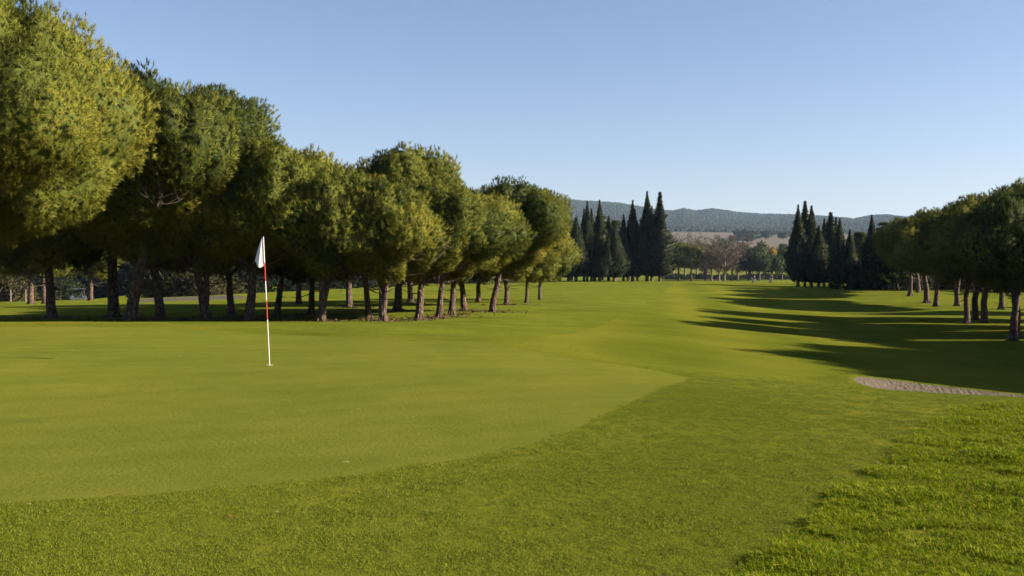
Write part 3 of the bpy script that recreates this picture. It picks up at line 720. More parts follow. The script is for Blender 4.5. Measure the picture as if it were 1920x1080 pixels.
def dead_branches(tree, seed, c, out, n=13):
    rg = np.random.default_rng(seed); mb = MB(); s = np.array(c) * 0.35 + np.array([0, 0, c[2] * 0.55])
    mb.tube(bez(s, (s + c) / 2 + np.array([0, 0, -0.3]), np.array(c), 6), np.linspace(0.045, 0.022, 6), 6)
    for _ in range(n):
        a = np.array(c) + (s - np.array(c)) * rg.uniform(0, 0.5); e = a + unit(np.array(out) + rg.normal(size=3) * 0.55) * rg.uniform(0.7, 1.7)
        q = bez(a, (a + e) / 2 + rg.normal(size=3) * 0.15, e, 5); mb.tube(q, np.linspace(0.018, 0.006, 5), 5, cap=False)
        for _ in range(3):
            b = q[rg.integers(1, 4)]; mb.tube([b, b + unit(e - a + rg.normal(size=3) * 0.6) * rg.uniform(0.3, 0.8)], [0.012, 0.005], 4, cap=False)
    o = mb.build('bare_branch', M['dead'], tree, smooth=True); o['label'] = 'pale dead branches without needles'; return o
for t_ in [o for o in COL.objects if o.name.startswith('stone_pine')]:
    if 'thick sunlit pinkish' in t_['label']: dead_branches(t_, 1, (2.6, -3.7, 4.2), (0.2, -0.3, 1.0), 8)
    if 'leaning grey trunk' in t_['label']: dead_branches(t_, 2, (0.2, -3.2, 3.9), (-0.8, -0.2, 0.5), 12)

# ---- wood behind the left-hand fairway
rw = random.Random(5)
for i in range(22):
    px = -260 + i * 40 + rw.uniform(-12, 12); d = rw.uniform(188, 225)
    put(FARPINE[i % 2], 'wood_pine', 'pine tree', at(px, d), rw.uniform(0, 6.28), 'dark pine of the wood behind the left-hand row of stone pines', rw.uniform(11, 15), rw.uniform(5, 6.5), 'pines of the wood behind the left row')
for i, (px, d, h, r, dark, lab) in enumerate([
        (352, 104, 3.0, 2.8, 0, 'brownish shrub above the far bunker, largest of the three there'), (378, 101, 2.6, 2.4, 0, 'brownish shrub above the far bunker, right of the largest'), (418, 112, 2.6, 2.8, 0, 'pale brownish shrub left of the flagstick, beyond the trunks'),
        (330, 112, 4.2, 3.4, 1, 'dark shrub left of the brownish ones beyond the trunks'), (455, 125, 2.8, 3.4, 1, 'dark shrub beyond the trunks just left of the flagstick'), (300, 122, 4.6, 3.6, 1, 'dark shrub right of the thick sunlit trunk, far behind'),
        (20, 100, 3.2, 2.8, 0, 'bare brown thicket behind the wire fence, right part'), (-15, 97, 3.2, 2.8, 0, 'bare brown thicket behind the wire fence at the left edge'), (205, 185, 5, 5, 1, 'dark shrub on the rise behind the golf cart'), (565, 135, 3, 3.5, 1, 'dark shrub beyond the trunks right of the flagstick'),
        (620, 150, 3.4, 4, 1, 'dark shrub far behind the slanting stems'), (520, 150, 3.4, 4, 1, 'dark shrub far behind the flagstick'), (690, 155, 3.4, 4, 1, 'dark shrub far behind the V-forked pine'), (110, 175, 4.5, 5, 1, 'dark shrub behind and left of the golf cart'), (250, 190, 5, 5.5, 1, 'dark shrub behind the thick sunlit trunk'),
        (395, 160, 4, 4.5, 1, 'dark shrub at the wood edge above the far bunker'), (760, 165, 3.4, 4, 1, 'dark shrub far behind the tallest mid-row pine'), (840, 170, 3.4, 4, 1, 'dark shrub far behind the right part of the pine row'), (930, 175, 3.4, 4, 1, 'dark shrub far behind the row end')]):
    put((HEDGE if dark else SHRUB)[i % 2], 'shrub', 'shrub', at(px, d), i * 1.3, lab, h, r, 'shrubs along the wood edge on the left')
for i in range(9):
    px = 560 + i * 55 + rw.uniform(-12, 12); d = rw.uniform(180, 215)
    put(FARPINE[i % 2], 'wood_pine', 'pine tree', at(px, d), rw.uniform(0, 6.28), 'dark pine of the wood behind the left-hand row of stone pines', rw.uniform(8, 10.5), rw.uniform(4.5, 5.5), 'pines of the wood behind the left row')

for i in range(19):
    px = -70 + i * 52 + rw.uniform(-14, 14); d = rw.uniform(176, 188)
    put(HEDGE[i % 2], 'thicket_shrub', 'shrub', at(px, d), rw.uniform(0, 6.28), 'tall dark thicket shrub at the foot of the wood behind the left pines', rw.uniform(5.5, 8.5), rw.uniform(5.5, 7), 'thicket along the wood behind the left row')

# ---- cypresses left of the fairway
CL = [(1050, 146, 407, 1.3, 3), (1080, 140, 409, 1.7, 3), (1095, 147, 393, 1.2, 1), (1101, 141, 379, 1.3, 0), (1109, 150, 393, 1.4, 1), (1124, 142, 377, 1.5, 0), (1141, 145, 407, 1.5, 3), (1152, 140, 422, 1.7, 3),
      (1169, 143, 403, 1.3, 0), (1186, 144, 378, 1.5, 1), (1195, 148, 417, 1.1, 0), (1213, 143, 361, 1.7, 0), (1222, 148, 389, 1.4, 1), (1237, 142, 361, 1.7, 2), (1115, 144, 418, 1.5, 1), (1178, 147, 420, 1.4, 3), (1066, 143, 420, 1.5, 1)]
CLL = ['dark cypress at the left end of the left cypress group', 'dark broad cypress second from the left in the left group', 'slim cypress left of the first tall pair', 'tall pointed cypress with thin tip, left half of the left group', 'cypress half hidden between the two tall tips',
       'tall cypress with thick blunt tip in the left group', 'ragged dark cypress right of the thick-tipped one', 'broad blunt cypress-like conifer in front of the left group', 'cypress with plain conical tip standing right of the broad blunt conifer', 'tall double-tipped cypress, third from the right in the left group',
       'short cypress spire in the gap left of the tallest pair', 'tallest smooth cypress of the left group, very pointed', 'cypress squeezed between the two tallest', 'tallest ragged cypress at the right end of the left group', 'cypress filling the gap left of the thick-tipped one', 'cypress filling the gap behind the double-tipped one', 'cypress near the left end of the group, third from left']
for (px, d, ty, r, k), lab in zip(CL, CLL):
    x, y, z = at(px, d); H = (515 - ty) / FPX * d + CAM_Z - z
    put(CYP[k], 'cypress', 'cypress tree', (x, y, z), px * 0.7, lab, H, r * 1.0, 'cypresses left of the fairway')
for px, d, ty, r, k, lab in [(1048, 168, 402, 2.6, 0, 'greyish conifer behind the left end of the cypress group'), (1072, 175, 408, 2.6, 1, 'greyish conifer behind the cypresses, second from left'), (1130, 172, 400, 2.8, 0, 'greyish conifer behind the thick-tipped cypress'),
                             (1155, 170, 408, 2.6, 1, 'greyish conifer behind the broad blunt cypress'), (1030, 160, 398, 2.8, 1, 'conifer showing just right of the stone pine row')]:
    x, y, z = at(px, d); put(CON[k], 'conifer', 'conifer tree', (x, y, z), px, lab, (515 - ty) / FPX * d + CAM_Z - z, r, 'conifers behind the left cypresses')

# ---- cypresses and conifers right of the fairway
CR = [(1496, 116, 386, 1.35, 0, 'leftmost dark cypress of the right group, bulging base'), (1509, 120, 378, 1.3, 2, 'tallest ragged cypress of the right group'), (1521, 118, 388, 1.4, 1, 'cypress right of the tallest ragged one in the right group'),
      (1535, 115, 425, 1.4, 3, 'low cypress in front of the middle of the right group'), (1545, 122, 411, 1.2, 0, 'slim cypress in the middle of the right group'), (1557, 119, 399, 1.5, 2, 'ragged cypress right of the middle of the right group'), (1574, 112, 411, 1.25, 0, 'smooth columnar cypress at the right end of the right group'),
      (1567, 121, 410, 1.1, 1, 'thin cypress just behind the smooth columnar one'), (1593, 110, 432, 1.1, 3, 'short thin cypress right of the smooth columnar one'), (1634, 112, 405, 1.25, 0, 'lone pointed cypress rising left of the dark cedar')]
for px, d, ty, r, k, lab in CR:
    x, y, z = at(px, d); put(CYP[k], 'cypress', 'cypress tree', (x, y, z), px * 0.9, lab, (515 - ty) / FPX * d + CAM_Z - z, r * 0.98, 'cypresses right of the fairway')
for px, d, ty, r, k, lab in [(1612, 118, 430, 2.2, 1, 'dark conifer between the cypresses and the lone pointed cypress'), (1660, 103, 412, 2.6, 0, 'dark tiered cedar right of the lone pointed cypress'), (1688, 106, 404, 2.4, 1, 'dark conifer with ragged top left of the right-hand pines')]:
    x, y, z = at(px, d); put(CON[k], 'conifer', 'conifer tree', (x, y, z), px, lab, (515 - ty) / FPX * d + CAM_Z - z, r, 'conifers right of the fairway')

RIGHT = [(1706, 93, 420, 3.6, 3, 'stone pine half hidden between the ragged conifer and the leftmost round-topped pine'), (1722, 98, 410, 3.8, 2, 'stone pine behind the leftmost round-topped pine of the right row'), (1738, 84, 400, 4.0, 2, 'round-topped stone pine, leftmost of the right-hand pines'), (1755, 79, 415, 3.6, 3, 'stone pine with trunk second from left among the right-hand pines'), (1795, 80, 405, 3.6, 4, 'stone pine behind, between the two trunk clusters on the right'),
         (1814, 57, 385, 2.9, 5, 'stone pine with slim short trunk in the right-hand trunk trio'), (1829, 61, 380, 3.4, 2, 'stone pine with middle trunk of the right-hand trunk trio'), (1846, 58, 378, 3.3, 4, 'stone pine with right trunk of the right-hand trunk trio'),
         (1878, 76, 380, 3.6, 3, 'stone pine farther back beside the right edge'), (1905, 43.5, 354, 3.1, 2, 'big dark stone pine with thick trunk at the right edge'), (1900, 41.5, 368, 2.7, 4, 'dark stone pine right in front of the thick trunk at the right edge')]
for px, d, ty, r, k, lab in RIGHT:
    x, y, z = at(px, d); put(RIGHTPINE[k % 2], 'stone_pine', 'pine tree', (x, y, z), px * 0.37, lab, (515 - ty) / FPX * d + CAM_Z - z, r, 'stone pines right of the fairway')
for i, (x, y, H, r) in enumerate([(23.1, 23.9, 6.6, 2.8), (24.6, 28.1, 7.4, 3.1), (29.6, 26.1, 7.8, 3.3), (25.6, 32.1, 7.0, 3.0), (31.1, 29.6, 7.8, 3.5), (30.6, 36.6, 7.1, 3.2), (32.0, 44.0, 7.6, 3.3), (34.0, 52.0, 7.6, 3.3), (28.6, 22.8, 7.0, 2.8), (35.6, 25.1, 8.1, 3.3), (39.6, 34.6, 8.1, 3.5), (43.6, 26.6, 8.5, 3.7), (44.6, 30.6, 8.5, 3.7), (43.0, 45.0, 8.5, 3.7), (26.5, 49.0, 7.0, 3.0), (39.0, 59.0, 8.1, 3.5), (45.0, 69.0, 8.1, 3.5), (26.5, 20.6, 7.2, 2.7)]):
    put(MIDPINE[i % 2], 'stone_pine', 'pine tree', (x, y, hz(x, y)), i * 1.1, 'stone pine beyond the right edge, shading the grass by the bunker', H, r, 'stone pines beyond the right edge of the picture')
for i in range(12):
    px = 1640 + i * 34 + rw.uniform(-8, 8); d = rw.uniform(112, 150)
    put(FARPINE[i % 2], 'wood_pine', 'pine tree', at(px, d), rw.uniform(0, 6.28), 'dark pine filling the background behind the right-hand stone pines', rw.uniform(7.2, 8.4), rw.uniform(3.6, 4.8), 'background pines on the right')
for i in range(11):
    px = 1596 + i * 31 + rw.uniform(-8, 8); d = rw.uniform(100, 109)
    put(HEDGE[i % 2], 'hedge_and_shade_shrub', 'shrub', at(px, d), rw.uniform(0, 6.28), 'dark low shrub of the hedge behind the right-hand trunks', rw.uniform(2.6, 3.8), rw.uniform(2.0, 2.8), 'hedge shrubs on the right')

# ---- trees beyond the crest of the fairway
for px, d, ty, r, lab in [(1273, 262, 456, 4.4, 'far umbrella-shaped pine just right of the left cypresses'), (1296, 258, 460, 4.2, 'far sunlit pine left of the leafless trees')]:
    x, y, z = at(px, d); put(FARPINE[0], 'far_pine', 'pine tree', (x, y, z), px, lab, (515 - ty) / FPX * d + CAM_Z - z, r, 'far pines beyond the crest')
for i, (px, d, ty, lab) in enumerate([(1322, 275, 450, 'far leafless brown tree, leftmost of the bare clump'), (1334, 256, 446, 'far leafless tree with upright trunk, left part of the bare clump'), (1348, 262, 442, 'far leafless tree in the middle of the bare clump'),
                                      (1358, 254, 448, 'far leafless tree with pale trunk, right of the middle'), (1372, 268, 446, 'far leafless tree near the right side of the bare clump'), (1383, 280, 456, 'far leafless tree at the right end of the bare clump'),
                                      (1262, 420, 444, 'very far bare tree behind the umbrella-shaped pine'), (1284, 430, 442, 'very far bare tree behind the sunlit pine'), (1306, 425, 441, 'very far bare tree left of the bare clump'), (1325, 435, 446, 'very far bare tree behind the bare clump')]):
    x, y, z = at(px, d); put(BARE[i % 3], 'leafless_tree', 'bare tree', (x, y, z), i * 0.9, lab, (515 - ty) / FPX * d + CAM_Z - z, 5.0 if d < 300 else 6.5, 'leafless trees beyond the crest')
for i, (px, d, ty, r, lab) in enumerate([(1404, 272, 458, 4.2, 'far dark round tree right of the leafless clump'), (1424, 266, 463, 4.6, 'far dark round tree, middle of three beyond the golfers'), (1447, 270, 468, 4.4, 'far dark round tree right of the golfers'),
                                         (1466, 282, 466, 4.2, 'far greyish round tree beside the right cypresses'), (1484, 290, 462, 4.4, 'far round tree half hidden by the right cypresses'), (1400, 345, 455, 5.0, 'distant dark tree behind the far round trees, left'),
                                         (1468, 350, 452, 5.2, 'distant dark tree behind the far round trees, right'), (1420, 360, 452, 5.0, 'distant dark tree left of the golden one')]):
    x, y, z = at(px, d); put(OAK[i % 2], 'round_tree', 'tree', (x, y, z), i * 1.7, lab, (515 - ty) / FPX * d + CAM_Z - z, r, 'round trees beyond the crest')
for i in range(16):  # row of dark shrubs added to stand for a band of shadow
    px = 1252 + i * 15.5 + rw.uniform(-4, 4); d = rw.uniform(300, 335)
    put(HEDGE[i % 2], 'hedge_and_shade_shrub', 'shrub', at(px, d), rw.uniform(0, 6.28), 'low dark shrub added in place of the shadow band behind the far trees', rw.uniform(1.6, 2.6), rw.uniform(2.0, 3.2), 'added shrubs standing for shadow beyond the crest')
x, y, z = at(1441, 335); put(GOLD, 'autumn_tree', 'tree', (x, y, z), 0.4, 'golden autumn tree peeping over the far dark trees', (515 - 457) / FPX * 335 + CAM_Z - z, 3.8)

# ------------------------------------------------------------------ far woods
def blob_wood(name, P, size, rg, mat, label):
    ico = np.array([(1, 0, 0), (0, 1, 0), (-1, 0, 0), (0, -1, 0), (0, 0, 1), (0, 0, -1)], float)
    F = np.array([(0, 1, 4), (1, 2, 4), (2, 3, 4), (3, 0, 4), (1, 0, 5), (2, 1, 5), (3, 2, 5), (0, 3, 5)])
    k = len(P); sc = size * rg.uniform(0.6, 1.4, (k, 1, 1)) * np.array([1, 1, 0.9])
    V = P[:, None, :] + ico[None] * sc * rg.uniform(0.75, 1.2, (k, 6, 1)) + np.array([0, 0, 0.45]) * sc
    FF = (F[None] + (np.arange(k) * 6)[:, None, None]).reshape(-1, 3)
    tt = np.repeat(np.clip(0.45 + rg.normal(size=k) * 0.08, 0, 1), 6)
    o = link(name, fast_mesh(name, V.reshape(-1, 3), FF, smooth=True, mat=mat, tint=tt))
    return tag(o, label, kind='stuff')
rgf = np.random.default_rng(99)
k = 26000
th = np.radians(rgf.uniform(-4, 26, k)); r = 1560 + (3750 - 1560) * rgf.uniform(0, 1, k) ** 0.8
Pf = np.stack([r * np.sin(th), r * np.cos(th)], 1); Pf = np.column_stack([Pf, height(Pf[:, 0], Pf[:, 1])])
M['farwood'] = leaf_mat('far_canopy', [(0.0, (0.012, 0.020, 0.008)), (0.5, (0.019, 0.027, 0.010)), (1.0, (0.034, 0.038, 0.016))], trans=0.0, jitter=0)
blob_wood('hillside_forest', Pf, 3.6, rgf, M['farwood'], 'dense scrub forest covering the distant hills')

COPSE = roundtree(54, 9, 5.0, 1.0, 'oak', 700, 0.9)
for i in range(30):
    px = rw.uniform(1372, 1484); d = rw.uniform(1000, 1340)
    if i >= 23: px, d = rw.uniform(1300, 1372), rw.uniform(900, 960)
    put(COPSE, 'copse_tree', 'tree', at(px, d), rw.uniform(0, 6.28), 'tiny dark tree of the copse on the far tan fields', rw.uniform(5, 13), rw.uniform(4, 8), 'trees of the copse on the far fields')

# ------------------------------------------------------------------ haze
hb = MB(); hb.box((0, 2100, 155), (11600, 8000, 322))
hm = bpy.data.materials.new('haze_air'); hm.use_nodes = True
hn = hm.node_tree; hn.nodes.remove(hn.nodes['Principled BSDF'])
pv = hn.nodes.new('ShaderNodeVolumePrincipled'); pv.inputs['Density'].default_value = 0.68e-4; pv.inputs['Color'].default_value = (0.50, 0.68, 1.0, 1); pv.inputs['Anisotropy'].default_value = 0.1
hn.links.new(pv.outputs[0], hn.nodes['Material Output'].inputs['Volume'])
tag(hb.build('haze', hm), 'thin blue haze over the distant hills', kind='stuff')

# ------------------------------------------------------------------ near grass blades
def blade_clump(rg, n, radius, h, w, bend, var=0.22):
    a = rg.uniform(0, 6.28, n); rr = radius * np.sqrt(rg.uniform(0, 1, n))
    root = np.stack([rr * np.cos(a), rr * np.sin(a), np.full(n, -0.004)], 1)
    b = rg.uniform(0, 6.28, n); L = h * rg.uniform(0.5, 1.2, n); k = bend * rg.uniform(0.2, 1.3, n)
    out = np.stack([np.cos(b), np.sin(b), np.zeros(n)], 1); s = np.stack([-np.sin(b), np.cos(b), np.zeros(n)], 1)
    up = np.array([0, 0, 1.0])
    mid = root + up * (L * 0.55)[:, None] + out * (L * k * 0.3)[:, None]
    tip = root + up * (L * (1 - 0.35 * k))[:, None] + out * (L * k)[:, None]
    W = (w * rg.uniform(0.7, 1.3, n))[:, None]
    V = np.stack([root - s * W / 2, root + s * W / 2, mid - s * W * 0.4, mid + s * W * 0.4, tip], 1).reshape(-1, 3)
    F = np.array([(0, 1, 3), (0, 3, 2), (2, 3, 4)])[None] + (np.arange(n) * 5)[:, None, None]
    return V, F.reshape(-1, 3), np.repeat(np.clip(0.45 + rg.normal(size=n) * var, 0, 1), 5)

def grass_object(name, label, pts, scl, clump, mat):
    """blades of one clump plus loose points; geometry nodes set the clump on every point"""
    V, F, tt = clump; nv, k = len(V), len(pts)
    me = fast_mesh(name, np.vstack([V, pts]), F, mat=mat)
    for nm, arr in (('tint', np.concatenate([tt, np.zeros(k)])), ('is_point', np.concatenate([np.zeros(nv), np.ones(k)])), ('size', np.concatenate([np.ones(nv), scl]))):
        at_ = me.attributes.new(nm, 'FLOAT', 'POINT'); at_.data.foreach_set('value', arr.astype(np.float32))
    o = tag(link(name, me), label, kind='stuff')
    g = bpy.data.node_groups.new(name + '_nodes', 'GeometryNodeTree')
    g.interface.new_socket('Geometry', in_out='INPUT', socket_type='NodeSocketGeometry'); g.interface.new_socket('Geometry', in_out='OUTPUT', socket_type='NodeSocketGeometry')
    N, Lk = g.nodes, g.links
    gi, go = N.new('NodeGroupInput'), N.new('NodeGroupOutput')
    na = N.new('GeometryNodeInputNamedAttribute'); na.data_type = 'FLOAT'; na.inputs['Name'].default_value = 'is_point'
    cmp = N.new('FunctionNodeCompare'); cmp.data_type = 'FLOAT'; cmp.operation = 'GREATER_THAN'; cmp.inputs[1].default_value = 0.5
    Lk.new(na.outputs[0], cmp.inputs[0])
    sep = N.new('GeometryNodeSeparateGeometry'); sep.domain = 'POINT'
    Lk.new(gi.outputs[0], sep.inputs[0]); Lk.new(cmp.outputs[0], sep.inputs['Selection'])
    iop = N.new('GeometryNodeInstanceOnPoints')
    rv = N.new('FunctionNodeRandomValue'); rv.data_type = 'FLOAT_VECTOR'; rv.inputs[0].default_value = (-0.12, -0.12, 0); rv.inputs[1].default_value = (0.12, 0.12, 6.283)
    ns = N.new('GeometryNodeInputNamedAttribute'); ns.data_type = 'FLOAT'; ns.inputs['Name'].default_value = 'size'
    Lk.new(sep.outputs[0], iop.inputs['Points']); Lk.new(sep.outputs[1], iop.inputs['Instance'])
    Lk.new(rv.outputs[0], iop.inputs['Rotation']); Lk.new(ns.outputs[0], iop.inputs['Scale'])
    Lk.new(iop.outputs[0], go.inputs[0])
    o.modifiers.new('grass', 'NODES').node_group = g
    return o

rgg = np.random.default_rng(3)
def scatter(n, rmin, rmax, half=33):
    th = np.radians(rgg.uniform(-half, half, n)); r = np.sqrt(rgg.uniform(rmin ** 2, rmax ** 2, n))
    x, y = r * np.sin(th), r * np.cos(th)
    return x, y, poly_sdf(GREEN, x, y), poly_sdf(APRON, x, y)
x, y, dg, da = scatter(24000, 4.3, 21)
m = (dg > 0.03) & (da < -0.02) & (poly_sdf(BUNKER, x, y) > 0.1) & (rgg.uniform(0, 1, len(x)) > S((np.hypot(x, y) - 11) / 10))
x, y = x[m], y[m]; P = np.column_stack([x, y, height(x, y)])
grass_object('apron_grass', 'short mown grass blades on the apron in front of the green', P, rgg.uniform(0.75, 1.2, len(P)) * (1 + 0.25 * vnoise(x * 2, y * 2, 4)), blade_clump(rgg, 240, 0.12, 0.0125, 0.0026, 0.9, 0.12), M['blade'])
x, y, dg, da = scatter(24000, 4.0, 18)
m = (da > -0.03 + 0.05 * vnoise(x * 5, y * 5, 6)) & (x > 0) & (y < 17.5) & (poly_sdf(BUNKER, x, y) > 0.15)
x, y = x[m], y[m]; P = np.column_stack([x, y, height(x, y) + np.maximum(0.04 * vnoise(x * 2.4, y * 3.4, 21) + 0.025 * vnoise(x * 6.5, y * 8, 22), -0.006)])
lum = 1.05 + 0.45 * vnoise(x * 2.2, y * 3.4, 11) + 0.4 * vnoise(x * 6, y * 7, 12)
grass_object('rough_grass', 'tufted longer rough grass in the lower right corner', P, np.clip(lum, 0.85, 1.7), blade_clump(rgg, 170, 0.11, 0.038, 0.0036, 1.3, 0.26), M['rblade'])

# needles and cone scales fallen round the trunks of the left row
LP, LT = [], []
for px, d, *_ in LEFT:
    if d > 58 or px < 0: continue
    x0, y0, _z = at(px, d); n = 120; a = rgg.uniform(0, 6.28, n); r_ = 0.25 + np.abs(rgg.normal(size=n)) * 0.75
    LP.append(np.stack([x0 + r_ * np.cos(a), y0 + r_ * np.sin(a)], 1))
LP = np.vstack(LP); LP = np.column_stack([LP, height(LP[:, 0], LP[:, 1]) + 0.012])
V, tt, nn = needles(LP, rgg.normal(size=LP.shape) * [1, 1, 0.08], rgg, 3, 0.16, 0.05, 0.3, rgg.uniform(0.2, 0.8, len(LP)), np.tile([0, 0, 1.0], (len(LP), 1)))
M['litter'] = leaf_mat('needle_litter', [(0.0, (0.05, 0.032, 0.018)), (0.5, (0.09, 0.058, 0.03)), (1.0, (0.13, 0.09, 0.05))], trans=0.0, jitter=0)
tag(link('needle_litter', crown_mesh('needle_litter', V, tt, nn, M['litter'])), 'brown fallen needles round the feet of the left-hand pines', kind='stuff')

# ------------------------------------------------------------------ flagstick
fx, fy, fz = at(505, 16.4)
fs = link('flagstick', None); fs.location = (fx, fy, fz)
tag(fs, 'red and white banded flagstick with limp white flag standing in the hole', 'flagstick')
lean = np.array([-0.046, 0.0, 1.0])
def pole(z0, z1, mat, r):
    MB().tube([lean * z0, lean * z1], r, 10).build('pole_band', mat, fs, smooth=False)
for z0, z1, c in ((-0.1, 0.76, 'white'), (0.76, 1.08, 'red'), (1.08, 1.40, 'white'), (1.40, 1.71, 'red'), (1.71, 2.14, 'white')):
    pole(z0, z1, M[c], 0.0078)
cup = MB(); n = 24
V = [(math.cos(2 * math.pi * i / n) * r, math.sin(2 * math.pi * i / n) * r, z) for r, z in ((0.056, -0.01), (0.056, 0.004), (0.051, 0.004), (0.051, -0.09)) for i in range(n)]
cup.add(V, [(k * n + i, k * n + (i + 1) % n, (k + 1) * n + (i + 1) % n, (k + 1) * n + i) for k in range(3) for i in range(n)])
cup.build('hole_cup', plain('cup_plastic', (0.34, 0.34, 0.32), 0.5), fs, smooth=True)
def flag_cloth():
    nu, nv = 22, 16; V, F = [], []
    for j in range(nv):
        for i in range(nu):
            u, v = i / (nu - 1), j / (nv - 1)               # u along the fly, v down the hoist
            z = 2.12 - 0.42 * v - 0.09 * math.sin(math.pi * min(1, u * 1.1)) * v + 0.03 * u * v
            x = -0.008 - 0.165 * u * (0.10 + 0.90 * v ** 0.85)
            y = 0.030 * math.sin(u * 7.5 + 0.6) * (0.2 + v)
            b = lean * z; V.append((b[0] + x, b[1] + y, z))
    for j in range(nv - 1):
        for i in range(nu - 1):
            F.append((j * nu + i, j * nu + i + 1, (j + 1) * nu + i + 1, (j + 1) * nu + i))
    me = fast_mesh('flag', np.array(V), np.array(F), smooth=True)
    m, nt, b = new_mat('flag_cloth'); b.inputs['Base Color'].default_value = (0.80, 0.79, 0.80, 1)
    tc = nt.nodes.new('ShaderNodeTexCoord')
    c = mix(nt, math_(nt, 'MULTIPLY', noise(nt, tc.outputs['Object'], 8), 0.35), (0.82, 0.81, 0.82), (0.72, 0.68, 0.70)); nt.links.new(c, b.inputs['Base Color'])
    tr = nt.nodes.new('ShaderNodeBsdfTranslucent'); nt.links.new(c, tr.inputs['Color']); ms = nt.nodes.new('ShaderNodeMixShader'); ms.inputs[0].default_value = 0.4
    nt.links.new(b.outputs[0], ms.inputs[1]); nt.links.new(tr.outputs[0], ms.inputs[2]); nt.links.new(ms.outputs[0], nt.nodes['Material Output'].inputs['Surface'])
    me.materials.append(m)
    o = link('flag', me, fs); o['label'] = 'limp white flag hanging in folds'
    sd = o.modifiers.new('thickness', 'SOLIDIFY'); sd.thickness = 0.0015
flag_cloth()

# ------------------------------------------------------------------ golf cart on the left
def golf_cart(loc, rz):
    t = link('golf_cart', None); t.location = loc; t.rotation_euler = (0, 0, rz)
    tag(t, 'small roofed golf cart, coloured dark for the shadow it stands in, parked beyond the left-hand pines', 'golf cart')
    wm, dk, gl = plain('cart_shaded', (0.06, 0.07, 0.09), 0.3, 0.5), plain('cart_dark', (0.03, 0.03, 0.035), 0.5, 0.4), plain('cart_screen', (0.10, 0.12, 0.14), 0.1, 0.6)  # body and roof colour darkened for the shadow the cart sits in
    b = MB(); b.box((0, 0, 0.42), (2.2, 1.1, 0.26)); b.box((0.85, 0, 0.66), (0.5, 1.08, 0.36), taper=0.8); b.box((-0.75, 0, 0.66), (0.65, 1.08, 0.34)); b.build('body', wm, t, bevel=0.05)
    MB().box((-0.2, 0, 0.72), (0.5, 1.0, 0.14)).build('seat', dk, t, bevel=0.04)
    MB().box((-0.46, 0, 1.0), (0.1, 1.0, 0.42)).build('backrest', dk, t, bevel=0.03)
    MB().box((-0.05, 0, 1.82), (1.75, 1.15, 0.07), taper=0.92).build('roof', wm, t, bevel=0.02)
    for sx, x0, x1 in ((1, 0.85, 0.62), (-1, -0.8, -0.75)):
        for sy in (-1, 1): MB().tube([(x0, sy * 0.48, 0.75), (x1, sy * 0.48, 1.80)], 0.022, 8).build('roof_post', dk, t)
    MB().add([(0.84, -0.46, 0.86), (0.84, 0.46, 0.86), (0.66, 0.46, 1.72), (0.66, -0.46, 1.72), (0.85, -0.46, 0.86), (0.85, 0.46, 0.86), (0.67, 0.46, 1.72), (0.67, -0.46, 1.72)], [(3, 2, 1, 0), (4, 5, 6, 7), (0, 1, 5, 4), (2, 3, 7, 6), (1, 2, 6, 5), (3, 0, 4, 7)]).build('windscreen', gl, t)
    MB().tube([(0.62, 0.25, 0.7), (0.42, 0.25, 1.0)], 0.02, 6).tube([(0.42 + 0.09 * math.sin(a), 0.25 + 0.16 * math.cos(a), 1.0 + 0.12 * math.sin(a)) for a in np.linspace(0, 6.283, 17)], 0.014, 6).build('steering_wheel', dk, t)
    for x in (0.78, -0.72):
        for sy in (-1, 1):
            w = MB().tube([(x, sy * 0.44, 0.23), (x, sy * 0.47, 0.23), (x, sy * 0.59, 0.23), (x, sy * 0.61, 0.23)], [0.20, 0.23, 0.23, 0.20], 18).build('wheel', dk, t)
            MB().tube([(x, sy * 0.60, 0.23), (x, sy * 0.618, 0.23)], 0.11, 12).build('rim', wm, w)
golf_cart(at(147, 140), R(200))

# ------------------------------------------------------------------ golfers with their trolleys
def skinned(name, J, E, rad, mat, parent, sub=1):
    me = bpy.data.meshes.new(name); me.from_pydata(J, E, [])
    o = link(name, me, parent); o.modifiers.new('skin', 'SKIN')
    if not me.skin_vertices:
        bm = bmesh.new(); bm.from_mesh(me); bm.verts.layers.skin.verify(); bm.to_mesh(me); bm.free()
    for i, r in enumerate(rad): me.skin_vertices[0].data[i].radius = (r, r)
    me.skin_vertices[0].data[0].use_root = True
    s = o.modifiers.new('smooth', 'SUBSURF'); s.levels = s.render_levels = sub
    me.materials.append(mat); return o

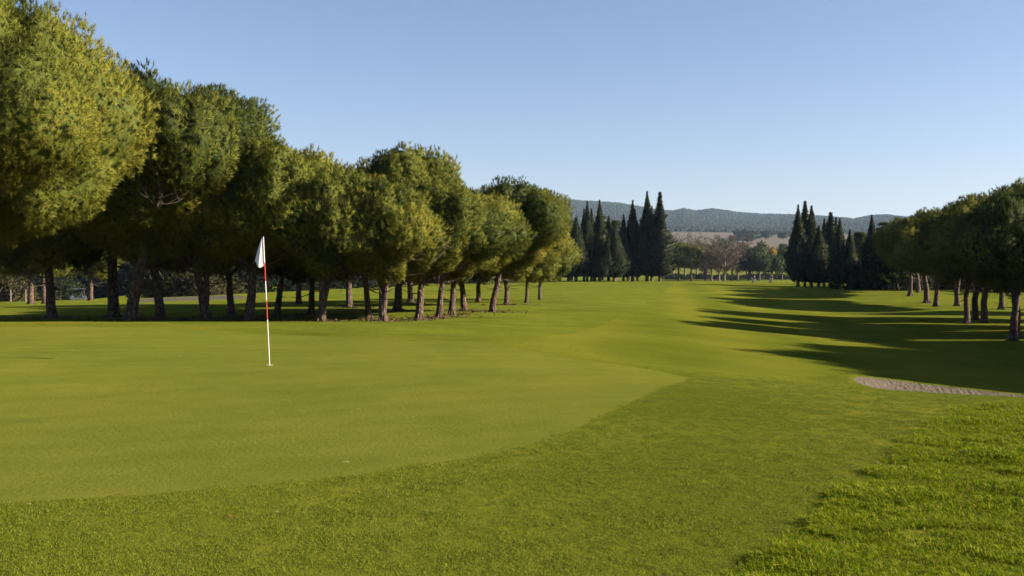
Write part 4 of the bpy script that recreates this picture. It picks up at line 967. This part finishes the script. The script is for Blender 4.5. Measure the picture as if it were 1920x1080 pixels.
def golfer(loc, rz, label, coat, legs, stride):
    t = link('person', None); t.location = loc; t.rotation_euler = (0, 0, rz); tag(t, label, 'person', 'golfers beyond the crest')
    skin = plain('skin', (0.42, 0.26, 0.19), 0.6); hair = plain('hair', (0.05, 0.035, 0.025), 0.8)
    s = stride
    J = [(0, 0, 0.95), (0, 0.01, 1.18), (0, 0, 1.42), (0, 0.01, 1.50), (0, 0.03, 1.60), (0, 0.03, 1.72)]
    rad = [0.13, 0.12, 0.13, 0.055, 0.085, 0.075]; E = [(0, 1), (1, 2), (2, 3), (3, 4), (4, 5)]
    JL, EL, RL = [(0, 0, 0.96)], [], [0.14]
    JC, EC, RC = [(0, 0, 0.90), (0, 0.01, 1.18), (0, 0, 1.43)], [(0, 1), (1, 2)], [0.165, 0.155, 0.15]
    for sd in (-1, 1):
        k = len(J); st = s * sd
        J += [(sd * 0.09, 0, 0.88), (sd * 0.10, st * 0.16 + 0.03, 0.50), (sd * 0.10, st * 0.30, 0.10), (sd * 0.11, st * 0.30 + 0.17, 0.035)]
        rad += [0.085, 0.06, 0.042, 0.035]; E += [(0, k), (k, k + 1), (k + 1, k + 2), (k + 2, k + 3)]
        b = len(JL); JL += [(sd * 0.09, 0, 0.88), (sd * 0.10, st * 0.16 + 0.03, 0.50), (sd * 0.10, st * 0.30, 0.13)]; RL += [0.105, 0.085, 0.07]; EL += [(0, b), (b, b + 1), (b + 1, b + 2)]
        a = len(J); hand = (sd * 0.26, -st * 0.16 + 0.08, 0.86)
        J += [(sd * 0.19, 0, 1.40), (sd * 0.25, -st * 0.10, 1.12), hand, (hand[0], hand[1] + 0.02, 0.79)]; rad += [0.06, 0.045, 0.032, 0.034]; E += [(2, a), (a, a + 1), (a + 1, a + 2), (a + 2, a + 3)]
        c = len(JC); JC += [(sd * 0.19, 0, 1.40), (sd * 0.25, -st * 0.10, 1.12), (sd * 0.258, -st * 0.15 + 0.06, 0.90)]; RC += [0.085, 0.068, 0.055]; EC += [(2, c), (c, c + 1), (c + 1, c + 2)]
        for f, (dy, ln) in enumerate(((0.035, 0.055), (0.012, 0.085), (-0.008, 0.092), (-0.028, 0.085), (-0.045, 0.068))):
            q = len(J); J += [(hand[0] - sd * 0.005, hand[1] + 0.02 + dy, 0.775), (hand[0] - sd * 0.03, hand[1] + 0.02 + dy * 1.3, 0.785 - ln)]; rad += [0.009, 0.008]; E += [(a + 3, q), (q, q + 1)]
    skinned('body', J, E, rad, skin, t, 1)
    skinned('trousers', JL, EL, RL, legs, t, 1); skinned('jacket', JC, EC, RC, coat, t, 1)
    h = MB(); h.tube([(0, 0.02, 1.66), (0, 0.015, 1.72), (0, 0.02, 1.78), (0, 0.02, 1.815)], [0.108, 0.112, 0.085, 0.03], 12); h.box((0, 0.14, 1.715), (0.14, 0.10, 0.015)); h.build('cap', hair, t, smooth=True)

def trolley(loc, rz, label):
    t = link('golf_trolley', None); t.location = loc; t.rotation_euler = (0, 0, rz); tag(t, label, 'golf trolley', 'golf trolleys beyond the crest')
    dk, gr = plain('bag_dark', (0.05, 0.045, 0.05), 0.6), plain('steel', (0.4, 0.4, 0.42), 0.3, 0.5, 0.8)
    bag = MB().tube([(0, -0.10, 0.18), (0, -0.02, 0.55), (0, 0.10, 1.0)], [0.12, 0.13, 0.14], 14).build('bag', dk, t, smooth=True)
    for i in range(5): MB().tube([(0.05 * math.cos(i * 1.3), 0.10 + 0.05 * math.sin(i * 1.3), 0.95), (0.06 * math.cos(i * 1.3), 0.16 + 0.05 * math.sin(i * 1.3), 1.22)], [0.008, 0.02], 6).build('club', gr, bag)
    MB().tube([(0, -0.2, 0.15), (0, -0.02, 0.4), (0, 0.25, 0.95), (0, 0.5, 1.0)], 0.016, 6).build('frame', gr, t)
    for sx in (-1, 1):
        w = MB().tube([(sx * 0.28, -0.1, 0.15), (sx * 0.32, -0.1, 0.15)], 0.15, 18).build('wheel', dk, t); MB().tube([(0.02 * sx, -0.1, 0.15), (sx * 0.335, -0.1, 0.15)], 0.018, 8).build('axle', gr, w)
navy, grey, beige = plain('navy_cloth', (0.03, 0.035, 0.06), 0.9), plain('grey_cloth', (0.07, 0.07, 0.08), 0.9), plain('beige_cloth', (0.12, 0.105, 0.09), 0.9)
golfer(at(1414.5, 212), R(15), 'left golfer in dark jacket and beige trousers walking beyond the crest', navy, beige, 0.7)
golfer(at(1446.5, 205), R(-30), 'right golfer in grey walking near the right cypresses', grey, beige, -0.6)
trolley(at(1411, 211.5), R(60), 'golf bag on a trolley beside the left golfer')
trolley(at(1444, 204.5), R(20), 'golf bag on a trolley beside the right golfer')

# ------------------------------------------------------------------ wire fence at the left edge
wf = link('wire_fence', None); wf.location = at(-20, 90); tag(wf, 'low wire fence with grey posts at the left edge below the wood', 'fence')
ox, oy, oz = wf.location
pt = [at(px, 88 + (px + 120) * 0.01) for px in (-120, -92, -64, -36, -8, 20, 48)]
pm = plain('pale_post', (0.16, 0.145, 0.125), 0.8)
for q in pt: MB().tube([(q[0] - ox, q[1] - oy, q[2] - oz - 0.2), (q[0] - ox, q[1] - oy, q[2] - oz + 1.1)], [0.06, 0.05], 8).build('post', pm, wf)
for hgt in (0.35, 0.7, 1.02): MB().tube([(q[0] - ox, q[1] - oy, q[2] - oz + hgt) for q in pt], 0.006, 4).build('wire', M['greybark'], wf)

# ------------------------------------------------------------------ white farmhouse on the far fields
hx, hy, hh = at(1391, 1000); fh = link('farmhouse', None); fh.location = (hx, hy, hh); fh.scale = (0.7, 0.7, 0.7); tag(fh, 'tiny white farmhouse on the edge of the far copse', 'house')
MB().box((0, 0, 1.4), (9, 6, 2.8)).build('wall', M['white'], fh)
MB().add([(-4.8, -3.4, 2.82), (4.8, -3.4, 2.82), (4.8, 3.4, 2.82), (-4.8, 3.4, 2.82), (-4.8, 0, 4.2), (4.8, 0, 4.2)], [(0, 1, 5, 4), (2, 3, 4, 5), (1, 2, 5), (3, 0, 4), (3, 2, 1, 0)]).build('roof', plain('tile', (0.22, 0.17, 0.13)), fh)
for q in (-2.6, 2.6): MB().box((q, -3.02, 1.6), (1.0, 0.1, 1.1)).build('window', M['greybark'], fh)
MB().box((0, -3.02, 1.05), (1.1, 0.1, 2.1)).build('door', M['bark'], fh)

# ------------------------------------------------------------------ fallen leaves
def leaf(px, d, s, rot, col, label):
    x, y, z = at(px, d); V, F = [], []
    for i, (w, t) in enumerate(((0.0, 0), (0.35, 0.25), (0.42, 0.5), (0.28, 0.78), (0.0, 1.0))):
        V += [(-w * s, t * s * 1.5, 0.35 * s * abs(t - 0.5) + 0.2 * s), (0, t * s * 1.5, 0.10 * s), (w * s, t * s * 1.5, 0.3 * s * abs(t - 0.4) + 0.25 * s)]
    for i in range(4):
        b = i * 3; F += [(b, b + 1, b + 4, b + 3), (b + 1, b + 2, b + 5, b + 4)]
    me = bpy.data.meshes.new('fallen_leaf'); me.from_pydata(V, [], F); me.materials.append(plain('dry_leaf', col, 0.8, 0.1, scale=80))
    o = link('fallen_leaf', me, None, (x, y, z + 0.012)); o.rotation_euler = (0.2, 0.1, rot)
    tag(o, label, 'leaf', 'fallen leaves on the grass')
leaf(432, 6.45, 0.024, 0.5, (0.2, 0.11, 0.04), 'curled orange-brown dry leaf on the apron at lower left')
leaf(522, 6.6, 0.02, 1.9, (0.22, 0.19, 0.09), 'thin straw-coloured leaf right of the orange-brown one')
leaf(55, 6.75, 0.022, 2.6, (0.22, 0.16, 0.12), 'pale brown leaf at the green edge near the left border')
leaf(1652, 8.3, 0.024, 0.9, (0.2, 0.18, 0.1), 'pale straw leaf where the rough meets the apron')
